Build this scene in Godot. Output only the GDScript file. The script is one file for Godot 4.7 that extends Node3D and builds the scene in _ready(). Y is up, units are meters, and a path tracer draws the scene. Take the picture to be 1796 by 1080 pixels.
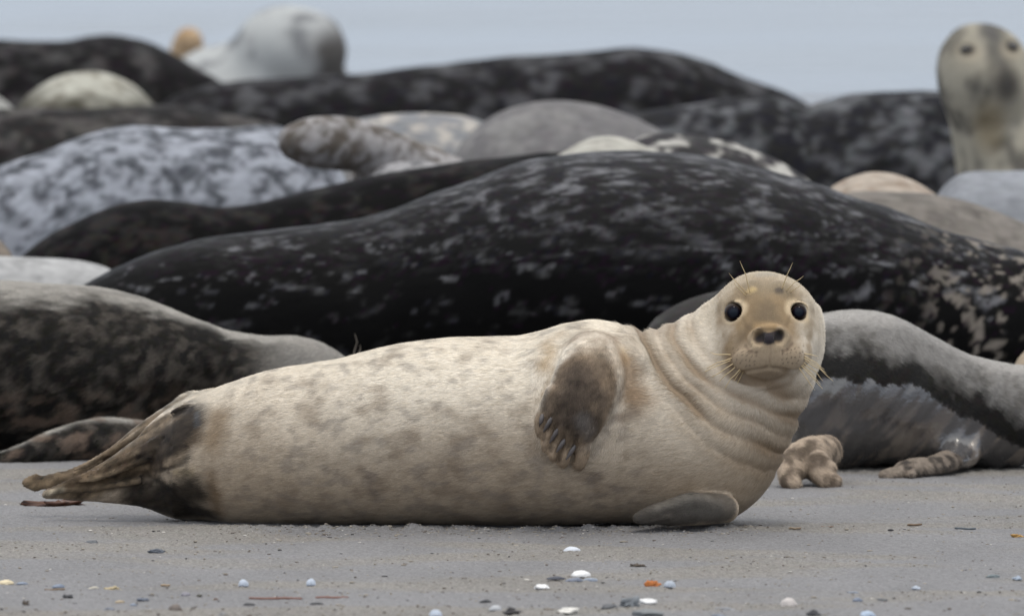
extends Node3D
# A young seal resting on a grey beach in front of a sleeping colony, seen through a long lens.

const FOCAL := 14400.0          # focal length in pixels of the 1796 x 1080 photograph
const EYE_HEIGHT := 1.2
const TILT := 770.0 / 14400.0   # tangent of the downward tilt
const SEAL_DEPTH := 15.0
const PX := 1.0 / 960.0         # one pixel at the young seal, in metres

var tilt_basis: Basis
var soft_noise := FastNoiseLite.new()
var blot_noise := FastNoiseLite.new()
var fine_noise := FastNoiseLite.new()
var streak_noise := FastNoiseLite.new()
var used_names := {}
var rng := RandomNumberGenerator.new()


# ------------------------------------------------------------------ placing things
func at_depth(px: float, py: float, depth: float) -> Vector3:
	var dir := tilt_basis * Vector3((px - 898.0) / FOCAL, (540.0 - py) / FOCAL, -1.0)
	return Vector3(0, EYE_HEIGHT, 0) + dir * (depth / -dir.z)


func on_ground(px: float, py: float) -> Vector3:
	var dir := tilt_basis * Vector3((px - 898.0) / FOCAL, (540.0 - py) / FOCAL, -1.0)
	return Vector3(0, EYE_HEIGHT, 0) + dir * (EYE_HEIGHT / -dir.y)


func s3(px: float, py: float, toward: float) -> Vector3:      # a point of the young seal
	return at_depth(px, py, SEAL_DEPTH - toward * PX)


func numbered(called: String) -> String:
	if not used_names.has(called):
		used_names[called] = 0
		return called
	used_names[called] += 1
	return "%s_%03d" % [called, used_names[called]]


func tag(o: Node, label := "", category := "", group := "", kind := "") -> void:
	if label: o.set_meta("label", label)
	if category: o.set_meta("category", category)
	if group: o.set_meta("group", group)
	if kind: o.set_meta("kind", kind)


func put_mesh(called: String, mesh: Mesh, m: Material, parent: Node = self) -> MeshInstance3D:
	var o := MeshInstance3D.new()
	o.name = numbered(called) if parent == self else called
	o.mesh = mesh
	if m: o.material_override = m
	parent.add_child(o, true)
	return o


# ------------------------------------------------------------------ solid fields and their meshes
class Field:
	var a: Array[Vector3] = []
	var ba: Array[Vector3] = []
	var inv: PackedFloat32Array = []
	var il: PackedFloat32Array = []
	var lean: PackedFloat32Array = []     # how far the nearest centre slides towards the thicker end
	var ra: PackedFloat32Array = []
	var dr: PackedFloat32Array = []
	var flat_n: Array[Vector3] = []
	var flat_s: PackedFloat32Array = []
	var grp: PackedInt32Array = []
	var gk: PackedFloat32Array = []      # blend width of each group
	var gsub: PackedInt32Array = []      # 1: the group is carved out
	var warp = null
	var reach := 0.0
	var warp_reach := 0.03

	func group(k: float, carve := false) -> void:
		gk.append(k)
		gsub.append(1 if carve else 0)
		reach = maxf(reach, k)

	func bone(p: Vector3, rp: float, q: Vector3, rq: float, n := Vector3.ZERO, s := 1.0) -> void:
		a.append(p)
		var v := q - p
		var m := v + n * (v.dot(n) * (s - 1.0))
		ba.append(m)
		inv.append(1.0 / maxf(m.length_squared(), 1e-12))
		var len := maxf(m.length(), 1e-6)
		il.append(1.0 / len)
		var k := clampf((rq - rp) / len, -0.999, 0.999)
		lean.append(k / sqrt(1.0 - k * k))
		ra.append(rp)
		dr.append(rq - rp)
		flat_n.append(n)
		flat_s.append(s)
		grp.append(gk.size() - 1)

	func chain(pts: Array, radii: Array, k: float, n := Vector3.ZERO, s := 1.0, sub := 3) -> void:
		group(k)
		var last_p: Vector3 = pts[0]
		var last_r: float = radii[0]
		if pts.size() == 1:
			bone(last_p, last_r, last_p, last_r, n, s)
			return
		for i in pts.size() - 1:
			var p0: Vector3 = pts[maxi(i - 1, 0)]
			var p1: Vector3 = pts[i]
			var p2: Vector3 = pts[i + 1]
			var p3: Vector3 = pts[mini(i + 2, pts.size() - 1)]
			var r0: float = radii[maxi(i - 1, 0)]
			var r1: float = radii[i]
			var r2: float = radii[i + 1]
			var r3: float = radii[mini(i + 2, pts.size() - 1)]
			for j in range(1, sub + 1):
				var t := float(j) / sub
				var p := p1.cubic_interpolate(p2, p0, p3, t)
				var r := maxf(cubic_interpolate(r1, r2, r0, r3, t), 0.001)
				bone(last_p, last_r, p, r, n, s)
				last_p = p
				last_r = r

	func far(i: int, p: Vector3) -> float:
		var q := p - a[i]
		var s := flat_s[i]
		if s > 1.0:
			var n := flat_n[i]
			q += n * (q.dot(n) * (s - 1.0))
			var b := ba[i]
			var y := q.dot(b) * il[i]
			var t := clampf((y + lean[i] * sqrt(maxf(q.length_squared() - y * y, 0.0))) * il[i], 0.0, 1.0)
			q -= b * t
			var l := maxf(q.length(), 1e-6)
			var g := q / l
			return (l - ra[i] - dr[i] * t) / (g + n * (g.dot(n) * (s - 1.0))).length()
		var b2 := ba[i]
		var y2 := q.dot(b2) * il[i]
		var t2 := clampf((y2 + lean[i] * sqrt(maxf(q.length_squared() - y2 * y2, 0.0))) * il[i], 0.0, 1.0)
		return (q - b2 * t2).length() - ra[i] - dr[i] * t2

	func value(p: Vector3, list: PackedInt32Array, warped := true) -> float:
		var acc := 1e3
		var cur := -1
		var best := 1e3
		for i in list:
			var gi := grp[i]
			if gi != cur:
				if cur >= 0:
					acc = fold(acc, best, cur)
				cur = gi
				best = 1e3
			var d: float
			if flat_s[i] > 1.0:
				d = far(i, p)
			else:
				var q := p - a[i]
				var b := ba[i]
				var y := q.dot(b) * il[i]
				var t := clampf((y + lean[i] * sqrt(maxf(q.length_squared() - y * y, 0.0))) * il[i], 0.0, 1.0)
				d = (q - b * t).length() - ra[i] - dr[i] * t
			if d < best:
				best = d
		if cur >= 0:
			acc = fold(acc, best, cur)
		if warped and warp != null and absf(acc) < warp_reach:
			acc = warp.call(p, acc)
		return acc

	# the bones of a list that matter within r of a point
	func near(list: PackedInt32Array, p: Vector3, r: float) -> PackedInt32Array:
		var ds := PackedFloat32Array()
		ds.resize(list.size())
		var gmin := PackedFloat32Array()
		gmin.resize(gk.size())
		gmin.fill(1e3)
		var least := 1e3
		for n in list.size():
			var i := list[n]
			var d := far(i, p)
			ds[n] = d
			if d < gmin[grp[i]]:
				gmin[grp[i]] = d
			if gsub[grp[i]] == 0 and d < least:
				least = d
		var out := PackedInt32Array()
		for n in list.size():
			var i := list[n]
			var g := grp[i]
			if ds[n] > gmin[g] + 2.4 * r:
				continue
			if gsub[g] == 1:
				if gmin[g] < 1.3 * r + gk[g] + 0.012:
					out.append(i)
			elif gmin[g] < least + gk[g] + 2.4 * r + 0.004:
				out.append(i)
		return out

	func fold(acc: float, d: float, gi: int) -> float:
		var k := gk[gi]
		if gsub[gi] == 1:
			var h1 := maxf(k - absf(acc + d), 0.0) / k
			return maxf(acc, -d) + h1 * h1 * k * 0.25
		if acc > 100.0:
			return d
		var h := maxf(k - absf(acc - d), 0.0) / k
		return minf(acc, d) - h * h * k * 0.25

	func all() -> PackedInt32Array:
		return PackedInt32Array(range(a.size()))

	func hit(from: Vector3, to: Vector3) -> Vector3:      # first surface point on the way
		var l := all()
		var dir := (to - from).normalized()
		var t := 0.0
		var most := from.distance_to(to)
		while t < most:
			var d := value(from + dir * t, l)
			if d < 0.0004:
				break
			t += maxf(d * 0.7, 0.0004)
		return from + dir * t


func axis(from: float, to: float, step: float, fine := [], fine_step := 0.0) -> PackedFloat32Array:
	var out := PackedFloat32Array()
	var v := from
	while v < to:
		out.append(v)
		var st := step
		if fine:
			var outside: float = maxf(maxf(fine[0] - v, v - fine[1]), 0.0)
			st = lerpf(fine_step, step, clampf(outside / 0.06, 0.0, 1.0))
		v += st
	out.append(v)
	while (out.size() - 1) % 4 != 0:
		v += step
		out.append(v)
	return out


# Surface nets over a grid whose lines may be closer together where the shape is finer.
func net(f: Field, xs: PackedFloat32Array, ys: PackedFloat32Array, zs: PackedFloat32Array, paint: Callable, split = null, skip := 0) -> Dictionary:
	var nx := xs.size()
	var ny := ys.size()
	var nz := zs.size()
	var sy := nx
	var sz := nx * ny
	var val := PackedFloat32Array()
	val.resize(nx * ny * nz)
	val.fill(9.0)
	var vid := PackedInt32Array()
	vid.resize(nx * ny * nz)
	vid.fill(-1)
	var every := f.all()
	var blocks: Array[Vector3i] = []
	var super_b := 4
	# coarse pass: groups of blocks, then blocks
	for bz0 in range(0, (nz - 1) / 4, super_b):
		for by0 in range(0, (ny - 1) / 4, super_b):
			for bx0 in range(0, (nx - 1) / 4, super_b):
				var x1 := mini((bx0 + super_b) * 4, nx - 1)
				var y1 := mini((by0 + super_b) * 4, ny - 1)
				var z1 := mini((bz0 + super_b) * 4, nz - 1)
				var lo := Vector3(xs[bx0 * 4], ys[by0 * 4], zs[bz0 * 4])
				var hi := Vector3(xs[x1], ys[y1], zs[z1])
				var mid := (lo + hi) * 0.5
				var half := lo.distance_to(hi) * 0.5
				if absf(f.value(mid, every, false)) > half * 1.25 + f.reach * 0.3 + 0.012:
					continue
				var near := f.near(every, mid, half)
				for bz in range(bz0, mini(bz0 + super_b, (nz - 1) / 4)):
					for by in range(by0, mini(by0 + super_b, (ny - 1) / 4)):
						for bx in range(bx0, mini(bx0 + super_b, (nx - 1) / 4)):
							var l2 := Vector3(xs[bx * 4], ys[by * 4], zs[bz * 4])
							var h2 := Vector3(xs[bx * 4 + 4], ys[by * 4 + 4], zs[bz * 4 + 4])
							var m2 := (l2 + h2) * 0.5
							var r2 := l2.distance_to(h2) * 0.5
							if absf(f.value(m2, near, false)) > r2 * 1.25 + 0.012:
								continue
							var list := f.near(near, m2, r2)
							if list.is_empty():
								continue
							blocks.append(Vector3i(bx * 4, by * 4, bz * 4))
							for k in range(bz * 4, bz * 4 + 5):
								for j in range(by * 4, by * 4 + 5):
									var row := k * sz + j * sy
									for i in range(bx * 4, bx * 4 + 5):
										if val[row + i] > 8.5:
											val[row + i] = f.value(Vector3(xs[i], ys[j], zs[k]), list)
	var verts := PackedVector3Array()
	var norms := PackedVector3Array()
	var cols := PackedColorArray()
	for b in blocks:
		for k in range(b.z, b.z + 4):
			for j in range(b.y, b.y + 4):
				for i in range(b.x, b.x + 4):
					var c := k * sz + j * sy + i
					var v0 := val[c]
					var v1 := val[c + 1]
					var v2 := val[c + sy]
					var v3 := val[c + sy + 1]
					var v4 := val[c + sz]
					var v5 := val[c + sz + 1]
					var v6 := val[c + sz + sy]
					var v7 := val[c + sz + sy + 1]
					var n_in := int(v0 < 0) + int(v1 < 0) + int(v2 < 0) + int(v3 < 0) + int(v4 < 0) + int(v5 < 0) + int(v6 < 0) + int(v7 < 0)
					if n_in == 0 or n_in == 8:
						continue
					var p := Vector3.ZERO
					var n := 0
					if (v0 < 0) != (v1 < 0): p += Vector3(v0 / (v0 - v1), 0, 0); n += 1
					if (v2 < 0) != (v3 < 0): p += Vector3(v2 / (v2 - v3), 1, 0); n += 1
					if (v4 < 0) != (v5 < 0): p += Vector3(v4 / (v4 - v5), 0, 1); n += 1
					if (v6 < 0) != (v7 < 0): p += Vector3(v6 / (v6 - v7), 1, 1); n += 1
					if (v0 < 0) != (v2 < 0): p += Vector3(0, v0 / (v0 - v2), 0); n += 1
					if (v1 < 0) != (v3 < 0): p += Vector3(1, v1 / (v1 - v3), 0); n += 1
					if (v4 < 0) != (v6 < 0): p += Vector3(0, v4 / (v4 - v6), 1); n += 1
					if (v5 < 0) != (v7 < 0): p += Vector3(1, v5 / (v5 - v7), 1); n += 1
					if (v0 < 0) != (v4 < 0): p += Vector3(0, 0, v0 / (v0 - v4)); n += 1
					if (v1 < 0) != (v5 < 0): p += Vector3(1, 0, v1 / (v1 - v5)); n += 1
					if (v2 < 0) != (v6 < 0): p += Vector3(0, 1, v2 / (v2 - v6)); n += 1
					if (v3 < 0) != (v7 < 0): p += Vector3(1, 1, v3 / (v3 - v7)); n += 1
					p /= n
					var dx := xs[i + 1] - xs[i]
					var dy := ys[j + 1] - ys[j]
					var dz := zs[k + 1] - zs[k]
					var g := Vector3((v1 + v3 + v5 + v7 - v0 - v2 - v4 - v6) / dx, (v2 + v3 + v6 + v7 - v0 - v1 - v4 - v5) / dy, (v4 + v5 + v6 + v7 - v0 - v1 - v2 - v3) / dz).normalized()
					var w := Vector3(xs[i] + p.x * dx, ys[j] + p.y * dy, zs[k] + p.z * dz)
					vid[c] = verts.size()
					verts.append(w)
					norms.append(g)
					cols.append(paint.call(w, g))
	var idx := PackedInt32Array()
	var idx2 := PackedInt32Array()
	var two := split != null
	for b in blocks:
		for k in range(b.z, b.z + 4):
			for j in range(b.y, b.y + 4):
				for i in range(b.x, b.x + 4):
					var c := k * sz + j * sy + i
					if i < skip:
						continue
					var s0 := val[c] < 0
					for ax in 3:
						var e := 1 if ax == 0 else (sy if ax == 1 else sz)
						var u := sy if ax == 0 else (sz if ax == 1 else 1)
						var v := sz if ax == 0 else (1 if ax == 1 else sy)
						if c - u - v < 0 or s0 == (val[c + e] < 0):
							continue
						var q0 := vid[c]
						var q1 := vid[c - u]
						var q2 := vid[c - u - v]
						var q3 := vid[c - v]
						if q0 < 0 or q1 < 0 or q2 < 0 or q3 < 0:
							continue
						if s0:
							var sw := q1
							q1 = q3
							q3 = sw
						if two and split.call(verts[q0]):
							idx2.append_array(PackedInt32Array([q0, q1, q2, q0, q2, q3]))
						else:
							idx.append_array(PackedInt32Array([q0, q1, q2, q0, q2, q3]))
	return {"verts": verts, "norms": norms, "cols": cols, "idx": idx, "idx2": idx2}


func mesh_of(d: Dictionary, materials: Array) -> ArrayMesh:
	var m := ArrayMesh.new()
	var n := 0
	for key in ["idx", "idx2"]:
		if d[key].is_empty():
			continue
		var arr := []
		arr.resize(Mesh.ARRAY_MAX)
		arr[Mesh.ARRAY_VERTEX] = d.verts
		arr[Mesh.ARRAY_NORMAL] = d.norms
		arr[Mesh.ARRAY_COLOR] = d.cols
		arr[Mesh.ARRAY_INDEX] = d[key]
		m.add_surface_from_arrays(Mesh.PRIMITIVE_TRIANGLES, arr)
		m.surface_set_material(n, materials[n])
		n += 1
	return m


func box_of(f: Field, pad := 0.03) -> AABB:
	var b := AABB(f.a[0], Vector3.ZERO)
	for i in f.a.size():
		if f.gsub[f.grp[i]] == 1:
			continue
		var s := f.flat_s[i]
		var v := f.ba[i] - f.flat_n[i] * (f.ba[i].dot(f.flat_n[i]) * (1.0 - 1.0 / s))
		var r := maxf(f.ra[i], f.ra[i] + f.dr[i]) + pad
		for p in [f.a[i], f.a[i] + v]:
			b = b.merge(AABB(p - Vector3.ONE * r, Vector3.ONE * r * 2.0))
	return b


func solid(f: Field, cell: float, paint: Callable, materials: Array, split = null) -> ArrayMesh:
	var b := box_of(f)
	return mesh_of(net(f, axis(b.position.x, b.end.x, cell), axis(maxf(b.position.y, -0.06), b.end.y, cell), axis(b.position.z, b.end.z, cell), paint, split), materials)


# ------------------------------------------------------------------ small shapes
func add_tube(st: SurfaceTool, pts: Array, radii: Array, sides := 5) -> void:
	var rings := []
	var up := Vector3(0.31, 0.87, 0.38)
	for i in pts.size():
		var t: Vector3 = (pts[mini(i + 1, pts.size() - 1)] - pts[maxi(i - 1, 0)]).normalized()
		var u := t.cross(up).normalized()
		var v := u.cross(t)
		var ring := []
		for j in sides:
			var an := TAU * j / sides
			var n := u * cos(an) + v * sin(an)
			ring.append([pts[i] + n * radii[i], n])
		rings.append(ring)
	for i in pts.size() - 1:
		for j in sides:
			var k := (j + 1) % sides
			for c in [rings[i][j], rings[i + 1][k], rings[i + 1][j], rings[i][j], rings[i][k], rings[i + 1][k]]:
				st.set_normal(c[1])
				st.add_vertex(c[0])


func tube(pts: Array, radii: Array, sides := 5) -> ArrayMesh:
	var st := SurfaceTool.new()
	st.begin(Mesh.PRIMITIVE_TRIANGLES)
	add_tube(st, pts, radii, sides)
	return st.commit()


# A rounded stone or a shell: a dome over an outline, closed below.
func lump(size: Vector3, seed_n: int, rough: float, ribs := 0, point := 0.0, below := 0.5, tint := 0.25) -> ArrayMesh:
	var st := SurfaceTool.new()
	st.begin(Mesh.PRIMITIVE_TRIANGLES)
	st.set_smooth_group(0)
	var rows := 12
	var cols := 24 if ribs == 0 else ribs * 4
	var off := Vector3(seed_n * 3.7, seed_n * 1.3, seed_n * 5.1)
	var grid := []
	for i in rows + 1:
		var th := PI * i / rows
		var row := []
		for j in cols + 1:
			var ph := TAU * (j % cols) / cols
			var n := Vector3(sin(th) * cos(ph), cos(th), sin(th) * sin(ph))
			var r := 1.0 + rough * soft_noise.get_noise_3dv((n * 0.25 + off) * 3.0) + rough * 0.4 * soft_noise.get_noise_3dv((n * 0.8 + off) * 3.0)
			if ribs > 0:
				r += 0.035 * sin(ph * ribs) * sin(th)
			var p := n * r
			p.x *= 1.0 - point * clampf(p.x + 0.2, 0.0, 1.0) * absf(p.z)
			p.z *= 1.0 - point * clampf(p.x * 0.5 + 0.5, 0.0, 1.0)
			if p.y < 0.0:
				p.y *= below
			var shade := 1.0 + tint * soft_noise.get_noise_3dv((n * 0.6 + off) * 4.0) + tint * 0.6 * soft_noise.get_noise_3dv((n * 2.2 + off) * 4.0)
			if ribs > 0:
				shade += 0.12 * sin(th * 9.0 + 0.3)
			row.append([p * size * 0.5, Color(shade, shade, shade)])
		grid.append(row)
	for i in rows:
		for j in cols:
			for c in [grid[i][j], grid[i][j + 1], grid[i + 1][j + 1], grid[i][j], grid[i + 1][j + 1], grid[i + 1][j]]:
				st.set_color(c[1])
				st.add_vertex(c[0])
	st.index()
	st.generate_normals()
	return st.commit()


# ------------------------------------------------------------------ materials
func noise_tex(freq: float, octaves: int, size := 512, kind := FastNoiseLite.TYPE_SIMPLEX_SMOOTH, as_normal := false, strength := 4.0) -> NoiseTexture2D:
	var n := FastNoiseLite.new()
	n.noise_type = kind
	n.seed = int(freq * 10000.0) + octaves
	n.frequency = freq
	n.fractal_octaves = octaves
	var t := NoiseTexture2D.new()
	t.width = size
	t.height = size
	t.seamless = true
	t.noise = n
	t.as_normal_map = as_normal
	t.bump_strength = strength
	return t


var relief_tex: NoiseTexture2D

func coat(rough: float, rim: float, relief: float, scale: Vector3, spec := 0.5) -> StandardMaterial3D:
	var m := StandardMaterial3D.new()
	m.vertex_color_use_as_albedo = true
	m.roughness = rough
	m.metallic_specular = spec
	if rim > 0.0:
		m.rim_enabled = true
		m.rim = rim
		m.rim_tint = 0.35
	m.heightmap_enabled = true
	m.heightmap_texture = relief_tex
	m.heightmap_scale = relief
	m.uv1_triplanar = true
	m.uv1_world_triplanar = true
	m.uv1_scale = scale
	return m


func plain(c: Color, rough: float, spec := 0.5, vertex := false) -> StandardMaterial3D:
	var m := StandardMaterial3D.new()
	m.albedo_color = c.linear_to_srgb()
	m.roughness = rough
	m.metallic_specular = spec
	m.vertex_color_use_as_albedo = vertex
	return m


func step01(a: float, b: float, v: float) -> float:
	return smoothstep(a, b, v)


func mixc(a: Color, b: Color, t: float) -> Color:
	return Color(a.r + (b.r - a.r) * t, a.g + (b.g - a.g) * t, a.b + (b.b - a.b) * t)


# ------------------------------------------------------------------ scene
func _ready() -> void:
	# camera
	tilt_basis = Basis(Vector3.RIGHT, -atan(TILT))
	var cam := Camera3D.new()
	cam.name = "camera"
	cam.transform = Transform3D(tilt_basis, Vector3(0, EYE_HEIGHT, 0))
	cam.near = 0.1
	cam.far = 2000.0
	var lens := CameraAttributesPhysical.new()
	lens.frustum_focal_length = 12.0 * FOCAL / 540.0
	lens.frustum_focus_distance = SEAL_DEPTH - 0.08
	lens.exposure_aperture = 7.2
	lens.frustum_far = 2000.0
	lens.frustum_near = 0.1
	cam.attributes = lens
	cam.fov = rad_to_deg(2.0 * atan(540.0 / FOCAL))
	add_child(cam)
	cam.current = true
	# sky
	var sky_m := ProceduralSkyMaterial.new()
	sky_m.sky_top_color = Color(1.0, 1.0, 1.0)
	sky_m.sky_horizon_color = Color(0.61, 0.655, 0.72)
	sky_m.sky_curve = 0.55
	sky_m.sky_energy_multiplier = 1.5
	sky_m.ground_bottom_color = Color(0.45, 0.44, 0.43)
	sky_m.ground_horizon_color = Color(0.60, 0.62, 0.65)
	sky_m.sun_angle_max = 30.0
	var sky := Sky.new()
	sky.sky_material = sky_m
	var env := Environment.new()
	env.background_mode = Environment.BG_SKY
	env.sky = sky
	env.tonemap_mode = Environment.TONE_MAPPER_LINEAR
	env.tonemap_exposure = 0.74
	env.sdfgi_enabled = true
	env.ssao_enabled = true
	env.ssil_enabled = true
	var we := WorldEnvironment.new()
	we.name = "world_environment"
	we.environment = env
	add_child(we)
	# the veiled sun, almost overhead
	var sun := DirectionalLight3D.new()
	sun.name = "sun"
	sun.light_color = Color(1.0, 0.97, 0.92)
	sun.light_energy = 0.5
	sun.light_angular_distance = 14.0
	sun.shadow_enabled = true
	add_child(sun)
	sun.look_at_from_position(Vector3(1.5, 10.0, 2.2), Vector3.ZERO, Vector3.FORWARD)

	rng.seed = 77
	for n in [[soft_noise, 1.0, 2, 5], [blot_noise, 1.0, 3, 11], [fine_noise, 1.0, 2, 23], [streak_noise, 1.0, 2, 31]]:
		n[0].noise_type = FastNoiseLite.TYPE_SIMPLEX_SMOOTH
		n[0].frequency = n[1]
		n[0].fractal_octaves = n[2]
		n[0].seed = n[3]
	relief_tex = noise_tex(0.05, 4)
	build_ground()
	build_water()
	build_young_seal()
	build_colony()
	run_jobs()
	build_shore_finds()
	build_grit()


# ------------------------------------------------------------------ sand and sea
func lines_at(dense_a: float, dense_b: float, step: float, lo: float, hi: float) -> PackedFloat32Array:
	var up := PackedFloat32Array()
	var v := dense_a
	while v < dense_b:
		up.append(v)
		v += step
	var s := step
	while v < hi:
		up.append(v)
		s *= 1.25
		v += s
	up.append(hi)
	var down := PackedFloat32Array()
	s = step
	v = dense_a - s
	while v > lo:
		down.append(v)
		s *= 1.25
		v -= s
	down.append(lo)
	down.reverse()
	down.append_array(up)
	return down


func sand_height(x: float, z: float) -> float:
	var inside := clampf((1.5 - absf(x)) * 4.0, 0.0, 1.0) * clampf((z + 18.0) * 2.0, 0.0, 1.0) * clampf((-12.2 - z) * 2.0, 0.0, 1.0)
	if inside <= 0.0:
		return 0.0
	var patch := step01(-0.05, 0.35, soft_noise.get_noise_2d(x * 1.1 + 4.0, z * 2.6))
	var h := 0.0025 * soft_noise.get_noise_2d(x * 2.0, z * 3.0) + 0.0010 * fine_noise.get_noise_2d(x * 14.0, z * 9.0)
	h += 0.0007 * fine_noise.get_noise_2d(x * 60.0, z * 30.0) + patch * (0.0030 * fine_noise.get_noise_2d(x * 55.0, z * 40.0) + 0.0016 * absf(fine_noise.get_noise_2d(x * 110.0 + 9.0, z * 70.0)))
	h *= 1.4
	var rough := exp(-pow((x + 0.56) / 0.13, 2.0) - pow((z + 14.80) / 0.09, 2.0))
	h += rough * (0.006 * absf(fine_noise.get_noise_2d(x * 38.0, z * 22.0)) + 0.003 * fine_noise.get_noise_2d(x * 90.0, z * 60.0))
	# sand pushed up along the seal's underside
	var along := step01(-0.62, -0.45, x) * (1.0 - step01(0.38, 0.5, x))
	h += along * 0.010 * exp(-pow((z + 14.88) / 0.035, 2.0)) * (0.6 + 0.8 * fine_noise.get_noise_2d(x * 25.0, z * 10.0))
	return h * inside


func build_ground() -> void:
	var xs := lines_at(-1.3, 1.3, 0.0075, -700.0, 700.0)
	var zs := lines_at(-17.4, -12.6, 0.012, -900.0, 60.0)
	var nx := xs.size()
	var nz := zs.size()
	var v := PackedVector3Array()
	var n := PackedVector3Array()
	var c := PackedColorArray()
	var hs := PackedFloat32Array()
	hs.resize(nx * nz)
	for k in nz:
		for i in nx:
			hs[k * nx + i] = sand_height(xs[i], zs[k])
	for k in nz:
		for i in nx:
			v.append(Vector3(xs[i], hs[k * nx + i], zs[k]))
			var i0 := maxi(i - 1, 0)
			var i1 := mini(i + 1, nx - 1)
			var k0 := maxi(k - 1, 0)
			var k1 := mini(k + 1, nz - 1)
			n.append(Vector3(-(hs[k * nx + i1] - hs[k * nx + i0]) / (xs[i1] - xs[i0]), 1.0, -(hs[k1 * nx + i] - hs[k0 * nx + i]) / (zs[k1] - zs[k0])).normalized())
			var dry := step01(-0.1, 0.4, soft_noise.get_noise_2d(xs[i] * 1.1 + 4.0, zs[k] * 2.6))
			var g := 1.0 + 0.10 * soft_noise.get_noise_2d(xs[i] * 3.0, zs[k] * 1.7)
			var col := mixc(Color(0.230, 0.226, 0.230), Color(0.246, 0.232, 0.214), dry)
			c.append(Color(col.r * g, col.g * g, col.b * g))
	var idx := PackedInt32Array()
	for k in nz - 1:
		for i in nx - 1:
			var p := k * nx + i
			idx.append_array(PackedInt32Array([p, p + nx + 1, p + nx, p, p + 1, p + nx + 1]))
	var arr := []
	arr.resize(Mesh.ARRAY_MAX)
	arr[Mesh.ARRAY_VERTEX] = v
	arr[Mesh.ARRAY_NORMAL] = n
	arr[Mesh.ARRAY_COLOR] = c
	arr[Mesh.ARRAY_INDEX] = idx
	var m := ArrayMesh.new()
	m.add_surface_from_arrays(Mesh.PRIMITIVE_TRIANGLES, arr)
	var mat := StandardMaterial3D.new()
	mat.vertex_color_use_as_albedo = true
	mat.roughness = 0.78
	mat.metallic_specular = 0.35
	mat.albedo_texture = grain_texture(0.72, 1.0)
	mat.heightmap_enabled = true
	mat.heightmap_texture = grain_texture(0.0, 1.0)
	mat.heightmap_scale = 0.22
	mat.uv1_triplanar = true
	mat.uv1_world_triplanar = true
	mat.uv1_scale = Vector3(1.55, 1.55, 1.55)
	tag(put_mesh("beach_sand", m, mat), "", "", "", "structure")


# grains of several sizes that wrap round at the edges
func grain_texture(lo: float, hi: float) -> ImageTexture:
	var n := 512
	var r := RandomNumberGenerator.new()
	r.seed = 12
	var layer := PackedFloat32Array()
	layer.resize(n * n)
	for i in n * n:
		layer[i] = r.randf()
	var bytes := PackedByteArray()
	bytes.resize(n * n)
	for y in n:
		var up := ((y + n - 1) % n) * n
		var dn := ((y + 1) % n) * n
		var q := (y / 4) * 4 * n
		for x in n:
			var l := (x + n - 1) % n
			var rr := (x + 1) % n
			var v := layer[y * n + x] * 0.34 + (layer[up + x] + layer[dn + x] + layer[y * n + l] + layer[y * n + rr]) * 0.11 + layer[q + (x / 4) * 4] * 0.22
			bytes[y * n + x] = int(255.0 * (lo + (hi - lo) * clampf((v - 0.5) * 1.7 + 0.5, 0.0, 1.0)))
	return ImageTexture.create_from_image(Image.create_from_data(n, n, false, Image.FORMAT_L8, bytes))


func swell(x: float, z: float) -> float:
	var fade := clampf((-z - 33.0) * 0.2, 0.0, 1.0) * clampf((135.0 + z) * 0.1, 0.0, 1.0)
	return 0.03 + fade * (0.13 * soft_noise.get_noise_2d(x * 0.05, z * 0.17) + 0.03 * fine_noise.get_noise_2d(x * 0.12, z * 0.45))


func build_water() -> void:
	var xs := lines_at(-16.0, 16.0, 0.8, -700.0, 700.0)
	var zs := lines_at(-136.0, -33.0, 0.4, -890.0, -32.0)
	var st := SurfaceTool.new()
	st.begin(Mesh.PRIMITIVE_TRIANGLES)
	for k in zs.size():
		for i in xs.size():
			var h := swell(xs[i], zs[k])
			st.set_normal(Vector3(h - swell(xs[i] + 0.2, zs[k]), 0.2, h - swell(xs[i], zs[k] + 0.2)).normalized())
			st.add_vertex(Vector3(xs[i], h, zs[k]))
	for k in zs.size() - 1:
		for i in xs.size() - 1:
			var p := k * xs.size() + i
			for q in [p, p + xs.size() + 1, p + xs.size(), p, p + 1, p + xs.size() + 1]:
				st.add_index(q)
	var m := plain(Color(0.10, 0.12, 0.135), 0.22, 0.5)
	m.normal_enabled = true
	m.normal_texture = noise_tex(0.02, 3, 512, FastNoiseLite.TYPE_SIMPLEX_SMOOTH, true, 6.0)
	m.normal_scale = 0.4
	m.uv1_triplanar = true
	m.uv1_world_triplanar = true
	m.uv1_scale = Vector3(0.10, 0.10, 0.25)
	tag(put_mesh("sea_water", st.commit(), m), "", "", "", "structure")


# ------------------------------------------------------------------ the young seal
var marks_a: Array[Vector3] = []
var marks_b: Array[Vector3] = []
var marks_r: PackedFloat32Array = []
var marks_s: PackedFloat32Array = []
var marks_t: PackedFloat32Array = []
var marks_w: PackedFloat32Array = []
var marks_c: PackedColorArray = []
var flip_a: Vector3
var flip_b: Vector3
var head_mid: Vector3
var fold_side: Vector3

func mark(a: Vector3, b: Vector3, r: float, soft: float, c: Color, strength := 1.0) -> void:
	marks_a.append(a)
	marks_b.append(b)
	marks_r.append(r * PX)
	marks_s.append(soft * PX)
	marks_c.append(c)
	marks_t.append(strength)
	marks_w.append(absf(b.x - a.x) + (r + soft * 1.5) * PX)


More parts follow.
